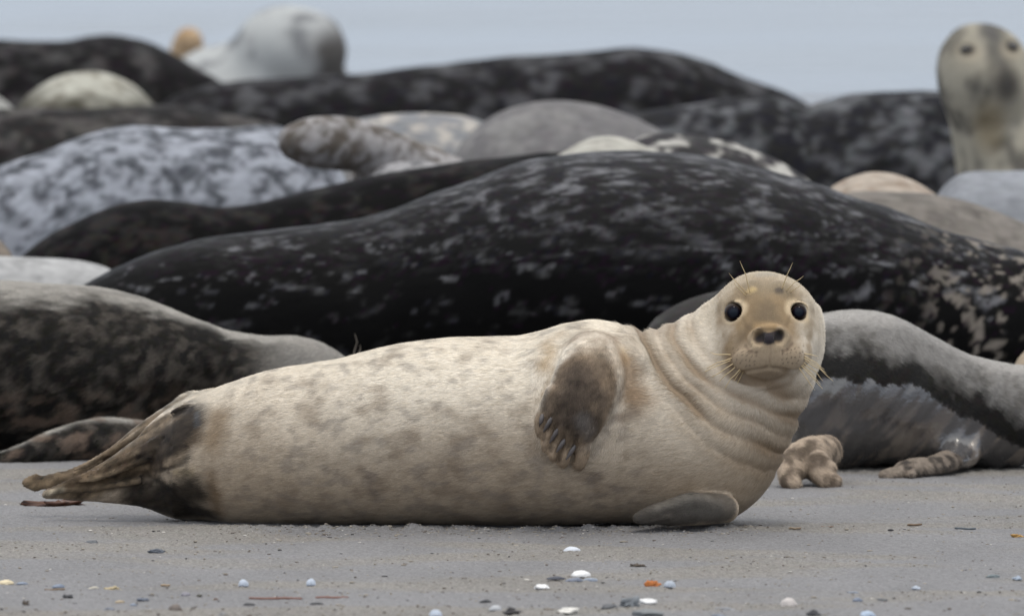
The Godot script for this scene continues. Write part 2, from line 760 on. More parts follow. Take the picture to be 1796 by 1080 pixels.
func fold_depth(p: Vector3, wide := 1.0) -> float:
	var q := p - head_mid
	var big := q.length() / PX
	if big < 105.0 or big > 300.0:
		return 0.0
	var side := step01(0.05, 0.35, q.normalized().dot(fold_side))
	if side <= 0.0:
		return 0.0
	big += 9.0 * soft_noise.get_noise_3dv(p * 7.0)
	var s := 0.0
	for f in [[134.0, 8.0, 0.8], [162.0, 8.0, 1.0], [189.0, 8.5, 0.8], [216.0, 9.0, 1.0], [248.0, 9.0, 0.5]]:
		var e: float = (big - f[0]) / (f[1] * wide)
		if absf(e) < 3.0:
			s += f[2] * exp(-e * e) * clampf(0.9 + 0.9 * soft_noise.get_noise_3dv(p * 5.0 + Vector3(f[0], 0, 0)), 0.15, 1.2)
	return s * side


func seal_warp(p: Vector3, d: float) -> float:
	d += 0.0025 * soft_noise.get_noise_3dv(p * 7.0)
	return d + fold_depth(p) * 0.0054


func seal_paint(p: Vector3, n: Vector3) -> Color:
	var lx := p.x * 960.0 + 898.0
	var ly := 922.0 - p.y * 960.0
	var cream := Color(0.73, 0.665, 0.57)
	var c := cream
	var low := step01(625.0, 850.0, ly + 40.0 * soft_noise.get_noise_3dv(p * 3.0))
	c = mixc(c, Color(0.365, 0.280, 0.197), low * 0.82)  # browner belly coat, with the body's top-to-bottom shading deepened in colour
	# grey brown blotches over flank and belly
	var on_body := step01(360.0, 460.0, lx) * (1.0 - step01(1080.0, 1180.0, lx))
	var b := blot_noise.get_noise_3dv(Vector3(p.x * 13.0, p.y * 17.0, p.z * 13.0))
	var b2 := blot_noise.get_noise_3dv(Vector3(p.x * 22.0 + 7.0, p.y * 30.0, p.z * 22.0))
	c = mixc(c, Color(0.275, 0.215, 0.160), on_body * step01(0.0, 0.6, b + 0.16 * low - 0.05) * (0.5 + 0.25 * low))
	c = mixc(c, Color(0.20, 0.17, 0.15), on_body * step01(0.12, 0.5, b2 + 0.10 * low) * 0.42)
	# streaks that follow the hair
	var st := streak_noise.get_noise_3dv(Vector3(p.x * 30.0, p.y * 150.0, p.z * 150.0))
	c = mixc(c, Color(c.r * 0.72, c.g * 0.68, c.b * 0.62), clampf(st * 0.9, 0.0, 0.5))
	# creases of the neck are coloured a darker brown
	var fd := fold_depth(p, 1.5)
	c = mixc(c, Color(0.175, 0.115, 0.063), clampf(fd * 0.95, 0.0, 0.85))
	var on_flip := 0.0
	if p.z > -14.86 and absf(p.x - flip_a.x) < 0.1:
		var fa := flip_b - flip_a
		var fq := p - flip_a
		fq -= fa * clampf(fq.dot(fa) / fa.length_squared(), 0.0, 1.0)
		on_flip = 1.0 - step01(60.0 * PX, 72.0 * PX, fq.length())
	for i in marks_a.size():
		var q := p - marks_a[i]
		if absf(q.x) > marks_w[i]:
			continue
		var ba := marks_b[i] - marks_a[i]
		var l := ba.length_squared()
		if l > 0.0:
			q -= ba * clampf(q.dot(ba) / l, 0.0, 1.0)
		var e := marks_r[i] + marks_s[i]
		var dd := q.length_squared()
		if dd > e * e * 1.9:
			continue
		var dist := sqrt(dd)
		if marks_s[i] > 0.006:
			dist += marks_s[i] * 0.45 * blot_noise.get_noise_3dv(p * 26.0)
		var t := 1.0 - step01(marks_r[i] - marks_s[i], e, dist)
		c = mixc(c, marks_c[i], t * marks_t[i])
	var hind := 1.0 - step01(318.0, 375.0, lx)
	if hind > 0.0:
		var hm := 1.0 + hind * (-0.30 + 0.75 * blot_noise.get_noise_3dv(Vector3(p.x * 14.0 + p.y * 10.0, p.y * 34.0 - p.x * 16.0, p.z * 22.0)) + 0.35 * fine_noise.get_noise_3dv(p * 80.0))
		c = Color(c.r * hm, c.g * hm, c.b * hm)
	if on_flip > 0.0:
		var mo := 1.0 + on_flip * (0.55 * blot_noise.get_noise_3dv(p * 30.0) + 0.35 * fine_noise.get_noise_3dv(p * 95.0))
		c = Color(c.r * mo, c.g * mo, c.b * mo)
	return c


func build_young_seal() -> void:
	var f := Field.new()
	var root := Node3D.new()
	root.name = numbered("young_seal")
	root.position = Vector3(0, 0, -SEAL_DEPTH)
	add_child(root)
	tag(root, "cream young seal lying on its side nearest the viewer, face turned to the viewer", "seal")
	head_mid = s3(1345, 580, 20)
	fold_side = Vector3(-0.62, -0.72, 0.30).normalized()
	# trunk
	f.chain([s3(345, 800, -120), s3(420, 796, -85), s3(500, 784, -60), s3(600, 776, -40), s3(700, 763, -25), s3(800, 757, -15), s3(900, 756, -8), s3(1000, 756, 0), s3(1090, 756, 0), s3(1165, 763, 0), s3(1225, 774, 0)],
		[95 * PX, 124 * PX, 138 * PX, 146 * PX, 158 * PX, 166 * PX, 167 * PX, 165 * PX, 160 * PX, 150 * PX, 136 * PX], 0.05)
	# throat and nape
	f.chain([s3(1225, 772, 0), s3(1285, 712, 8), s3(1332, 652, 4)], [137 * PX, 118 * PX, 99 * PX], 0.05)
	f.chain([s3(1140, 745, -15), s3(1225, 668, -10), s3(1298, 605, -12)], [152 * PX, 112 * PX, 92 * PX], 0.05)
	# head
	f.chain([s3(1340, 578, 12), s3(1342, 592, 28)], [101 * PX, 99 * PX], 0.016)
	f.chain([s3(1245, 548, 10), s3(1256, 612, 48), s3(1292, 662, 76), s3(1345, 683, 84), s3(1396, 670, 72), s3(1424, 632, 46), s3(1434, 585, 16), s3(1430, 545, -10)], [10 * PX, 14 * PX, 15 * PX, 14 * PX, 14 * PX, 11 * PX, 8 * PX, 5 * PX], 0.022)
	f.chain([s3(1343, 588, 68), s3(1347, 618, 118)], [68 * PX, 47 * PX], 0.06)
	f.chain([s3(1313, 626, 128), s3(1297, 625, 116)], [31 * PX, 27 * PX], 0.011)
	f.chain([s3(1387, 624, 127), s3(1401, 621, 114)], [29 * PX, 25 * PX], 0.011)
	f.chain([s3(1348, 596, 144)], [23 * PX], 0.012)
	f.chain([s3(1350, 576, 150), s3(1328, 577, 153), s3(1316, 592, 150), s3(1324, 608, 154), s3(1340, 610, 158)], [5 * PX, 6 * PX, 6.5 * PX, 6 * PX, 5 * PX], 0.007)
	f.chain([s3(1350, 576, 150), s3(1368, 576, 152), s3(1380, 590, 148), s3(1374, 605, 152), s3(1360, 610, 157)], [5 * PX, 6 * PX, 6.5 * PX, 6 * PX, 5 * PX], 0.007)
	f.chain([s3(1318, 659, 108), s3(1346, 664, 116), s3(1378, 658, 108)], [14 * PX, 15 * PX, 14 * PX], 0.014)
	f.chain([s3(1278, 532, 72), s3(1297, 521, 82), s3(1318, 511, 84)], [12 * PX, 17 * PX, 15 * PX], 0.022)
	f.chain([s3(1412, 532, 70), s3(1395, 521, 80), s3(1370, 511, 84)], [12 * PX, 17 * PX, 15 * PX], 0.022)
	# shoulder and hanging fore flipper
	f.chain([s3(990, 690, 18), s3(1038, 684, 26), s3(1082, 691, 18)], [117 * PX, 124 * PX, 118 * PX], 0.022)
	f.chain([s3(1098, 604, 92), s3(1116, 630, 108), s3(1120, 665, 112)], [16 * PX, 19 * PX, 12 * PX], 0.022)
	f.chain([s3(968, 615, 82), s3(952, 640, 104), s3(948, 668, 112)], [12 * PX, 13 * PX, 9 * PX], 0.022)
	var fn := Vector3(0.18, 0.10, 1.0).normalized()
	f.chain([s3(1044, 640, 108), s3(1034, 662, 158), s3(1014, 712, 188), s3(1004, 745, 188)], [60 * PX, 61 * PX, 57 * PX, 46 * PX], 0.014, fn, 2.0)
	var tips := [[s3(972, 690, 190), s3(950, 738, 190), s3(948, 760, 184)], [s3(985, 706, 194), s3(962, 760, 192), s3(958, 786, 184)], [s3(997, 716, 194), s3(976, 778, 192), s3(971, 802, 183)], [s3(1010, 722, 194), s3(993, 793, 188), s3(988, 814, 178)], [s3(1030, 720, 190), s3(1020, 796, 184), s3(1016, 818, 174)]]
	for t in tips:
		f.chain(t, [17 * PX, 13.5 * PX, 8 * PX], 0.004, fn, 1.2, 2)
	# fore flipper it lies on
	f.chain([s3(1272, 892, 120), s3(1215, 893, 150), s3(1160, 900, 165), s3(1122, 908, 168)], [24 * PX, 28 * PX, 21 * PX, 12 * PX], 0.012)
	f.chain([s3(1250, 884, 150), s3(1215, 877, 172), s3(1165, 890, 180), s3(1128, 903, 178)], [12 * PX, 13 * PX, 10 * PX, 6 * PX], 0.012)
	for q in [[1150, 893, 1116, 905], [1158, 900, 1120, 911], [1172, 905, 1134, 914]]:
		f.chain([s3(q[0], q[1], 182), s3(q[2], q[3], 178)], [7 * PX, 5 * PX], 0.004)
	# hind flippers
	var hn := Vector3(0.1, 0.45, 1.0).normalized()
	f.chain([s3(372, 735, -120), s3(318, 757, -105), s3(245, 803, -98), s3(165, 838, -98), s3(85, 864, -98)], [56 * PX, 46 * PX, 32 * PX, 19 * PX, 8 * PX], 0.018, hn, 1.5)
	f.chain([s3(340, 725, -165), s3(275, 757, -170), s3(200, 802, -175), s3(120, 836, -180), s3(52, 848, -180)], [42 * PX, 32 * PX, 20 * PX, 13 * PX, 11 * PX], 0.012, hn, 1.5)
	f.chain([s3(370, 850, -105), s3(315, 865, -105), s3(250, 866, -105), s3(160, 868, -100), s3(78, 868, -95)], [62 * PX, 46 * PX, 25 * PX, 13 * PX, 7 * PX], 0.010)
	f.chain([s3(352, 785, -20), s3(330, 803, -38), s3(285, 822, -66)], [20 * PX, 12 * PX, 7 * PX], 0.010, hn, 1.5)
	f.chain([s3(296, 726, -70), s3(330, 710, -58), s3(350, 722, -48), s3(350, 748, -46)], [4 * PX, 6 * PX, 7 * PX, 4 * PX], 0.005)
	for i in 3:        # toes along the upper hind flipper
		f.chain([s3(280 - i * 8, 772 + i * 14, -62), s3(190 - i * 12, 815 + i * 13, -74), s3(118 - i * 18, 845 + i * 10, -84)], [8 * PX, 6.5 * PX, 5 * PX], 0.004)
	f.chain([s3(310, 828, -110), s3(250, 846, -110), s3(190, 856, -104)], [26 * PX, 15 * PX, 8 * PX], 0.012)
	f.chain([s3(255, 752, -135), s3(190, 795, -150), s3(130, 828, -158)], [7 * PX, 6 * PX, 6 * PX], 0.004)
	f.chain([s3(240, 842, -78), s3(160, 856, -84), s3(85, 863, -86)], [9 * PX, 6 * PX, 5 * PX], 0.004)
	for t in [[44, 846, -178, 62, 836, -185], [62, 856, -176, 84, 842, -178], [86, 854, -170, 100, 838, -174]]:      # ruffled end of the far flipper
		f.chain([s3(t[0], t[1], t[2]), s3(t[3], t[4], t[5])], [6.5 * PX, 7.5 * PX], 0.012)
	f.warp = seal_warp
	f.warp_reach = 0.014

	var ray := func(x: float, y: float) -> Vector3:
		return f.hit(at_depth(x, y, 14.55), at_depth(x, y, 15.4))
	# eyes
	var eyes := []
	for e in [[1287.0, 548.0, 15.8], [1401.5, 547.5, 14.3]]:
		var p: Vector3 = ray.call(e[0], e[1])
		eyes.append([p + Vector3(0, 0, -10.5 * PX), e[2]])
	# face landmarks, found on the bare head before the creases are cut
	var along := func(list: Array) -> Array:
		var out := []
		for q in list:
			out.append(ray.call(q[0], q[1]))
		return out
	var mouth: Array = along.call([[1290, 650], [1304, 653], [1318, 651], [1333, 648], [1349, 645], [1365, 647], [1380, 650], [1393, 651], [1404, 648]])
	var philtrum: Array = along.call([[1350, 604], [1351, 620], [1350, 641]])
	var lower_lip: Array = along.call([[1304, 662], [1322, 670], [1345, 674], [1368, 671], [1384, 664]])
	var nostril_a: Array = along.call([[1330, 587], [1334, 598]])
	var nostril_b: Array = along.call([[1369, 585], [1365, 596]])
	var nose_pts: Array = along.call([[1332, 591], [1349, 593], [1366, 589]])
	var brow_a: Vector3 = ray.call(1316, 510)
	var brow_b: Vector3 = ray.call(1365, 509)
	var pad_dots := []
	for i in 24:
		var row := i / 6
		var k := i % 6
		pad_dots.append(ray.call(1287 + k * 8.0 - row * 1.0 + rng.randf_range(-2, 2), 612 + row * 8.0 + k * 0.9 + rng.randf_range(-2, 2)))
		pad_dots.append(ray.call(1408 - k * 6.8 + row * 0.6 + rng.randf_range(-2, 2), 608 + row * 8.0 + k * 1.2 + rng.randf_range(-2, 2)))
	var gaps := []
	for g in [[966, 728, 955, 752, 952, 774], [980, 742, 968, 769, 964, 794], [994, 752, 984, 786, 979, 808], [1014, 756, 1005, 794, 1002, 816]]:
		gaps.append(along.call([[g[0], g[1]], [g[2], g[3]], [g[4], g[5]]]))
	var hind_lines := [along.call([[258, 756], [195, 795], [128, 832]]), along.call([[300, 782], [240, 803], [170, 830]]), along.call([[322, 814], [270, 829], [200, 842], [112, 856]]), along.call([[286, 768], [225, 795], [150, 832]])]
	# colours of the coat
	var dark := Color(0.050, 0.038, 0.030)
	var brown := Color(0.135, 0.10, 0.072)
	var line := func(pts: Array, r: float, soft: float, c: Color, strength: float) -> void:
		for i in pts.size() - 1:
			mark(pts[i], pts[i + 1], r, soft, c, strength)
	mark(ray.call(1010, 592), ray.call(1080, 598), 20, 28, Color(0.27, 0.20, 0.14), 0.8)
	mark(ray.call(955, 605), ray.call(985, 585), 8, 16, Color(0.36, 0.26, 0.16), 0.6)
	flip_a = ray.call(1034, 650)
	flip_b = ray.call(1008, 760)
	mark(ray.call(1050, 628), ray.call(1040, 650), 40, 26, Color(0.24, 0.178, 0.120), 0.8)
	mark(ray.call(1030, 676), ray.call(1010, 726), 63, 10, Color(0.150, 0.106, 0.070), 0.94)
	line.call([ray.call(972, 645), ray.call(953, 690), ray.call(948, 728)], 3, 5, Color(0.40, 0.32, 0.235), 0.75)
	mark(ray.call(1092, 612), ray.call(1098, 632), 10, 14, Color(0.48, 0.37, 0.23), 0.7)
	mark(ray.call(1045, 630), ray.call(1052, 640), 20, 22, Color(0.19, 0.145, 0.105), 0.7)
	mark(ray.call(1000, 660), ray.call(1010, 640), 8, 12, Color(0.20, 0.15, 0.11), 0.6)
	mark(ray.call(1062, 690), ray.call(1045, 745), 10, 10, Color(0.075, 0.057, 0.043), 0.75)
	mark(ray.call(1020, 672), ray.call(1004, 725), 36, 22, dark, 0.92)
	mark(ray.call(1025, 650), ray.call(1050, 690), 14, 14, Color(0.085, 0.064, 0.048), 0.7)
	mark(ray.call(957, 685), ray.call(957, 720), 7, 7, dark, 0.7)
	mark(ray.call(1024, 735), ray.call(1034, 760), 14, 10, Color(0.10, 0.09, 0.085), 0.75)
	mark(ray.call(1100, 640), ray.call(1122, 700), 26, 22, Color(0.27, 0.175, 0.10), 0.8)  # orange stain of the recess, with its crease shadow painted in
	mark(ray.call(1118, 722), ray.call(1095, 730), 10, 14, Color(0.17, 0.13, 0.10), 0.7)
	mark(ray.call(955, 640), ray.call(970, 610), 12, 14, Color(0.42, 0.31, 0.19), 0.7)
	for t in tips:
		mark(t[1], t[2], 19, 5, Color(0.27, 0.20, 0.138), 0.9)
	for g in gaps:
		line.call(g, 2.6, 3.0, Color(0.050, 0.036, 0.026), 0.9)
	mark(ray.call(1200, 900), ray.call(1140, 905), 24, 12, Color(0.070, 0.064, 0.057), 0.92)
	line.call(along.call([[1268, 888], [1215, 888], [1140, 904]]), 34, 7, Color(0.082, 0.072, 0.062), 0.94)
	line.call(along.call([[1245, 874], [1200, 878], [1150, 892]]), 5, 9, Color(0.17, 0.152, 0.130), 0.7)  # highlight along the top of the lower flipper, put into its colour
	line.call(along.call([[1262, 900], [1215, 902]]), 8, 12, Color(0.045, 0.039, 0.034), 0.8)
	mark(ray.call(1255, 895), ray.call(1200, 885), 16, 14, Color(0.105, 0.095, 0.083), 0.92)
	# hind quarters
	mark(ray.call(385, 730), ray.call(375, 770), 24, 22, Color(0.22, 0.15, 0.085), 0.75)
	line.call(along.call([[330, 755], [240, 805], [150, 838], [70, 858]]), 40, 14, Color(0.115, 0.080, 0.050), 0.94)
	line.call([s3(330, 722, -140), s3(275, 757, -150), s3(200, 802, -158), s3(120, 836, -166), s3(52, 848, -170)], 34, 12, Color(0.185, 0.135, 0.088), 0.85)
	line.call(along.call([[335, 738], [300, 765], [268, 788]]), 36, 16, Color(0.050, 0.038, 0.029), 0.92)
	line.call(along.call([[322, 718], [288, 736], [255, 756], [200, 795]]), 15, 12, Color(0.19, 0.138, 0.09), 0.85)
	mark(ray.call(338, 716), ray.call(305, 722), 9, 7, Color(0.045, 0.04, 0.04), 0.9)
	mark(ray.call(349, 722), ray.call(350, 742), 6, 4, Color(0.10, 0.10, 0.105), 0.9)
	line.call(along.call([[255, 818], [200, 832], [130, 850]]), 5, 6, Color(0.28, 0.21, 0.14), 0.75)
	mark(ray.call(322, 798), ray.call(292, 814), 8, 7, Color(0.31, 0.24, 0.17), 0.75)
	line.call(along.call([[240, 790], [180, 815], [150, 828]]), 4, 5, Color(0.30, 0.23, 0.16), 0.6)
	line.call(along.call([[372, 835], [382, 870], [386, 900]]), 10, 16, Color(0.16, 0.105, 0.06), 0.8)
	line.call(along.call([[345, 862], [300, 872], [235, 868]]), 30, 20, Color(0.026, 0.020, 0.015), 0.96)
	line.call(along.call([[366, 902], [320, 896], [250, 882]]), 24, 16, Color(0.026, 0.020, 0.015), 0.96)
	mark(ray.call(340, 826), ray.call(310, 826), 7, 7, Color(0.33, 0.26, 0.17), 0.7)
	line.call(along.call([[235, 846], [160, 862], [90, 868]]), 8, 6, Color(0.21, 0.155, 0.10), 0.85)
	mark(ray.call(108, 860), ray.call(80, 865), 6, 5, Color(0.55, 0.47, 0.35), 0.85)
	line.call(along.call([[60, 846], [85, 850]]), 10, 6, Color(0.20, 0.145, 0.09), 0.8)
	for h in hind_lines:
		line.call(h, 2.6, 3.0, Color(0.045, 0.033, 0.024), 0.9)
	# head: tawny face, pale hood
	mark(s3(1338, 556, 40), s3(1342, 575, 44), 104, 26, Color(0.335, 0.275, 0.198), 0.92)
	mark(ray.call(1340, 535), ray.call(1346, 600), 68, 34, Color(0.235, 0.157, 0.080), 0.88)
	line.call(along.call([[1262, 545], [1275, 610], [1300, 650]]), 9, 16, Color(0.20, 0.14, 0.08), 0.7)
	line.call(along.call([[1426, 550], [1420, 610], [1408, 645]]), 7, 14, Color(0.20, 0.145, 0.085), 0.7)
	mark(ray.call(1315, 500), ray.call(1370, 500), 24, 22, Color(0.21, 0.175, 0.125), 0.7)
	mark(ray.call(1335, 483), ray.call(1355, 482), 9, 8, Color(0.24, 0.225, 0.20), 0.6)
	mark(ray.call(1345, 540), ray.call(1345, 562), 24, 18, Color(0.13, 0.10, 0.066), 0.75)
	mark(ray.call(1316, 575), ray.call(1298, 600), 8, 10, Color(0.13, 0.095, 0.06), 0.65)
	mark(ray.call(1312, 628), ray.call(1386, 627), 32, 12, Color(0.34, 0.265, 0.185), 0.9)
	mark(ray.call(1345, 660), ray.call(1355, 660), 20, 10, Color(0.20, 0.15, 0.10), 0.75)
	mark(ray.call(1328, 571), ray.call(1366, 570), 6, 7, Color(0.34, 0.23, 0.12), 0.75)
	line.call(along.call([[1328, 577], [1316, 592], [1324, 607], [1340, 610]]), 6, 4, Color(0.38, 0.295, 0.20), 0.8)
	line.call(along.call([[1368, 577], [1380, 590], [1374, 605], [1360, 610]]), 6, 4, Color(0.38, 0.295, 0.20), 0.8)
	line.call(along.call([[1308, 606], [1316, 616], [1328, 618]]), 2.5, 3, Color(0.12, 0.085, 0.06), 0.7)
	line.call(along.call([[1390, 602], [1382, 612], [1374, 616]]), 2.5, 3, Color(0.12, 0.085, 0.06), 0.7)
	for i in 2:
		var e: Vector3 = eyes[i][0] + Vector3(0, 0, 10 * PX)
		mark(e + Vector3(-5 * PX, 3 * PX, 0), e + Vector3(5 * PX, 3 * PX, 0), 21, 7, Color(0.54, 0.43, 0.29), 0.9)
		mark(e + Vector3(0, -14 * PX, 0), e + Vector3(4 * PX, -16 * PX, 0), 6, 5, Color(0.60, 0.50, 0.36), 0.6)
		mark(e, e, 17.2 - 1.4 * i, 3.5, Color(0.035, 0.027, 0.022), 0.97)
		mark(e + Vector3(12 * PX * (1 - 2 * i), 3 * PX, 0), e + Vector3(17 * PX * (1 - 2 * i), 5 * PX, 0), 3, 3, Color(0.06, 0.045, 0.03), 0.8)
	mark(ray.call(1303, 556), ray.call(1312, 574), 2, 5, Color(0.12, 0.085, 0.052), 0.6)
	mark(ray.call(1386, 554), ray.call(1380, 570), 2, 5, Color(0.12, 0.085, 0.052), 0.6)
	mark(brow_a, brow_a + Vector3(8 * PX, 4 * PX, 0), 5, 4, Color(0.48, 0.36, 0.19), 0.85)
	mark(brow_b, brow_b + Vector3(4 * PX, 0, 0), 6, 4, Color(0.085, 0.07, 0.06), 0.85)
	mark(ray.call(1262, 520), ray.call(1264, 516), 4, 4, Color(0.24, 0.14, 0.08), 0.6)
	mark(nose_pts[0], nose_pts[1], 11.0, 2.5, Color(0.024, 0.021, 0.023), 0.97)
	mark(nose_pts[1], nose_pts[2], 10.5, 2.5, Color(0.026, 0.023, 0.025), 0.97)
	line.call(nostril_a, 6.5, 2, Color(0.006, 0.005, 0.005), 0.97)
	line.call(nostril_b, 5.5, 2, Color(0.006, 0.005, 0.005), 0.97)
	line.call(mouth, 2.0, 2.0, Color(0.03, 0.02, 0.015), 0.95)
	line.call(philtrum, 1.1, 1.5, Color(0.06, 0.045, 0.035), 0.85)
	line.call(lower_lip, 2.6, 3.0, Color(0.10, 0.065, 0.042), 0.75)
	for d in pad_dots:
		mark(d, d, 1.2, 1.2, Color(0.035, 0.026, 0.02), 0.9)
	for e in eyes:
		var arc := []
		for k in 6:
			var an := PI * (0.06 + 0.88 * k / 5.0)
			arc.append(e[0] + Vector3(cos(an) * (e[1] + 1.5), sin(an) * (e[1] + 0.5) + 1.0, 8.0 - 3.0 * absf(cos(an))) * PX)
		f.chain(arc, [2.5 * PX, 4 * PX, 4.5 * PX, 4.5 * PX, 4 * PX, 2.5 * PX], 0.006)
	# creases are carved after the landmarks are known
	var cut := func(pts: Array, r: float, k: float) -> void:
		f.group(k, true)
		for i in pts.size() - 1:
			f.bone(pts[i], r * PX, pts[i + 1], r * PX)
	cut.call(mouth, 2.6, 0.006)
	cut.call(philtrum, 1.8, 0.005)
	cut.call(lower_lip, 2.4, 0.010)
	cut.call(nostril_a, 6.0, 0.004)
	cut.call(nostril_b, 5.2, 0.004)
	for g in gaps:
		cut.call(g, 3.4, 0.006)
	for h in hind_lines:
		cut.call(h, 3.6, 0.006)
	for e in eyes:
		f.group(0.006, true)
		f.bone(e[0], (e[1] + 1.0) * PX, e[0] + Vector3(0, 0, 10 * PX), (e[1] + 0.5) * PX)
	var b := box_of(f)
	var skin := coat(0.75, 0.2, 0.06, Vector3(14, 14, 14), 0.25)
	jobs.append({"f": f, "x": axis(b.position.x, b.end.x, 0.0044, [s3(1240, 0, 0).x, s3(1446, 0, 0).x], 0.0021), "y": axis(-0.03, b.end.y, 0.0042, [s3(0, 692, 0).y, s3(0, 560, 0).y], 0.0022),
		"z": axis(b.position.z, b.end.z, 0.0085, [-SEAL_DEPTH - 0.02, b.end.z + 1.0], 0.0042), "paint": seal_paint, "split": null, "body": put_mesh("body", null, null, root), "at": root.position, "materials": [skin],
		"after": func(d: Dictionary) -> void: build_fur(root, d)})
	# eyeballs
	var eye_m := StandardMaterial3D.new()
	eye_m.vertex_color_use_as_albedo = true
	eye_m.roughness = 0.16
	eye_m.metallic_specular = 0.22
	for e in eyes:
		var ball := put_mesh("eye", eye_ball(e[1] * PX), eye_m, root)
		ball.position = e[0] - root.position
	# claws
	var claw_m := plain(Color(0.085, 0.074, 0.072), 0.4, 0.5)
	for c in [[952, 727, 946, 748], [968, 733, 953, 757], [979, 752, 964, 777], [991, 770, 976, 793], [1009, 780, 993, 806]]:
		var a: Vector3 = ray.call(c[0], c[1])
		var e: Vector3 = ray.call(c[2], c[3])
		a = a - root.position
		e = e - root.position
		var pts := [a + Vector3(0, 0, -0.003), a.lerp(e, 0.25) + Vector3(0, 0, 0.002), a.lerp(e, 0.6) + Vector3(0.0005, 0.0006, 0.0045), e + Vector3(0, 0, 0.001)]
		put_mesh("claw", tube(pts, [0.0030, 0.0046, 0.0040, 0.0010], 8), claw_m, root)
	# whiskers
	var whisker_m := plain(Color(0.60, 0.47, 0.27), 0.45, 0.4)
	var hairs := [
		[1316, 512, 1308, 480, 1298, 457], [1310, 514, 1297, 500, 1279, 479], [1308, 518, 1296, 506, 1288, 496],
		[1372, 506, 1381, 482, 1391, 460], [1380, 509, 1394, 495, 1410, 484], [1388, 512, 1398, 505, 1406, 498],
		[1284, 628, 1258, 636, 1234, 648], [1282, 632, 1250, 645, 1226, 656], [1286, 638, 1262, 654, 1240, 664], [1290, 644, 1272, 658, 1254, 676], [1298, 648, 1282, 664, 1267, 688], [1304, 652, 1294, 672, 1284, 692], [1282, 622, 1262, 622, 1246, 618], [1300, 650, 1288, 668, 1276, 680],
		[1411, 624, 1432, 636, 1447, 648], [1411, 628, 1436, 642, 1450, 654], [1412, 632, 1440, 648, 1462, 668], [1410, 636, 1432, 652, 1444, 668], [1406, 641, 1428, 664, 1444, 682], [1402, 645, 1418, 668, 1430, 684], [1411, 620, 1424, 622, 1436, 624], [1408, 639, 1426, 656, 1440, 674]]
	for h in hairs:
		var p0: Vector3 = ray.call(h[0], h[1])
		var dep := -p0.z
		var on_brow: bool = h[1] < 530
		var p1 := at_depth(h[2], h[3], dep - (0.03 if on_brow else -0.004))
		var p2 := at_depth(h[4], h[5], dep - (0.04 if on_brow else -0.035))
		var o := root.position
		var mid1 := p0.lerp(p1, 0.5).lerp(p0.lerp(p2, 0.25), 0.5)
		put_mesh("whisker", tube([p0 - o, mid1 - o, p1 - o, p1.lerp(p2, 0.6) + Vector3(0, -0.001, 0) - o, p2 - o], [0.0010, 0.0009, 0.00075, 0.0006, 0.0002], 4), whisker_m, root)


func eye_ball(r: float) -> ArrayMesh:
	var st := SurfaceTool.new()
	st.begin(Mesh.PRIMITIVE_TRIANGLES)
	var rows := 24
	var cols := 32
	for i in rows:
		for j in cols:
			var q := []
			for c in [[i, j], [i, j + 1], [i + 1, j + 1], [i + 1, j]]:
				var th: float = PI * c[0] / rows
				var ph: float = TAU * c[1] / cols
				q.append(Vector3(sin(th) * cos(ph), sin(th) * sin(ph), cos(th)))      # the pole looks at +z
			for k in [0, 1, 2, 0, 2, 3]:
				var n: Vector3 = q[k]
				var rad := acos(clampf(n.z, -1, 1))
				var col := mixc(Color(0.014, 0.016, 0.026), Color(0.006, 0.006, 0.008), step01(0.42, 0.62, rad))
				col = mixc(col, Color(0.025, 0.018, 0.014), step01(0.75, 0.9, rad))
				st.set_color(col)
				st.set_normal(n)
				st.add_vertex(n * r)
	st.index()
	return st.commit()


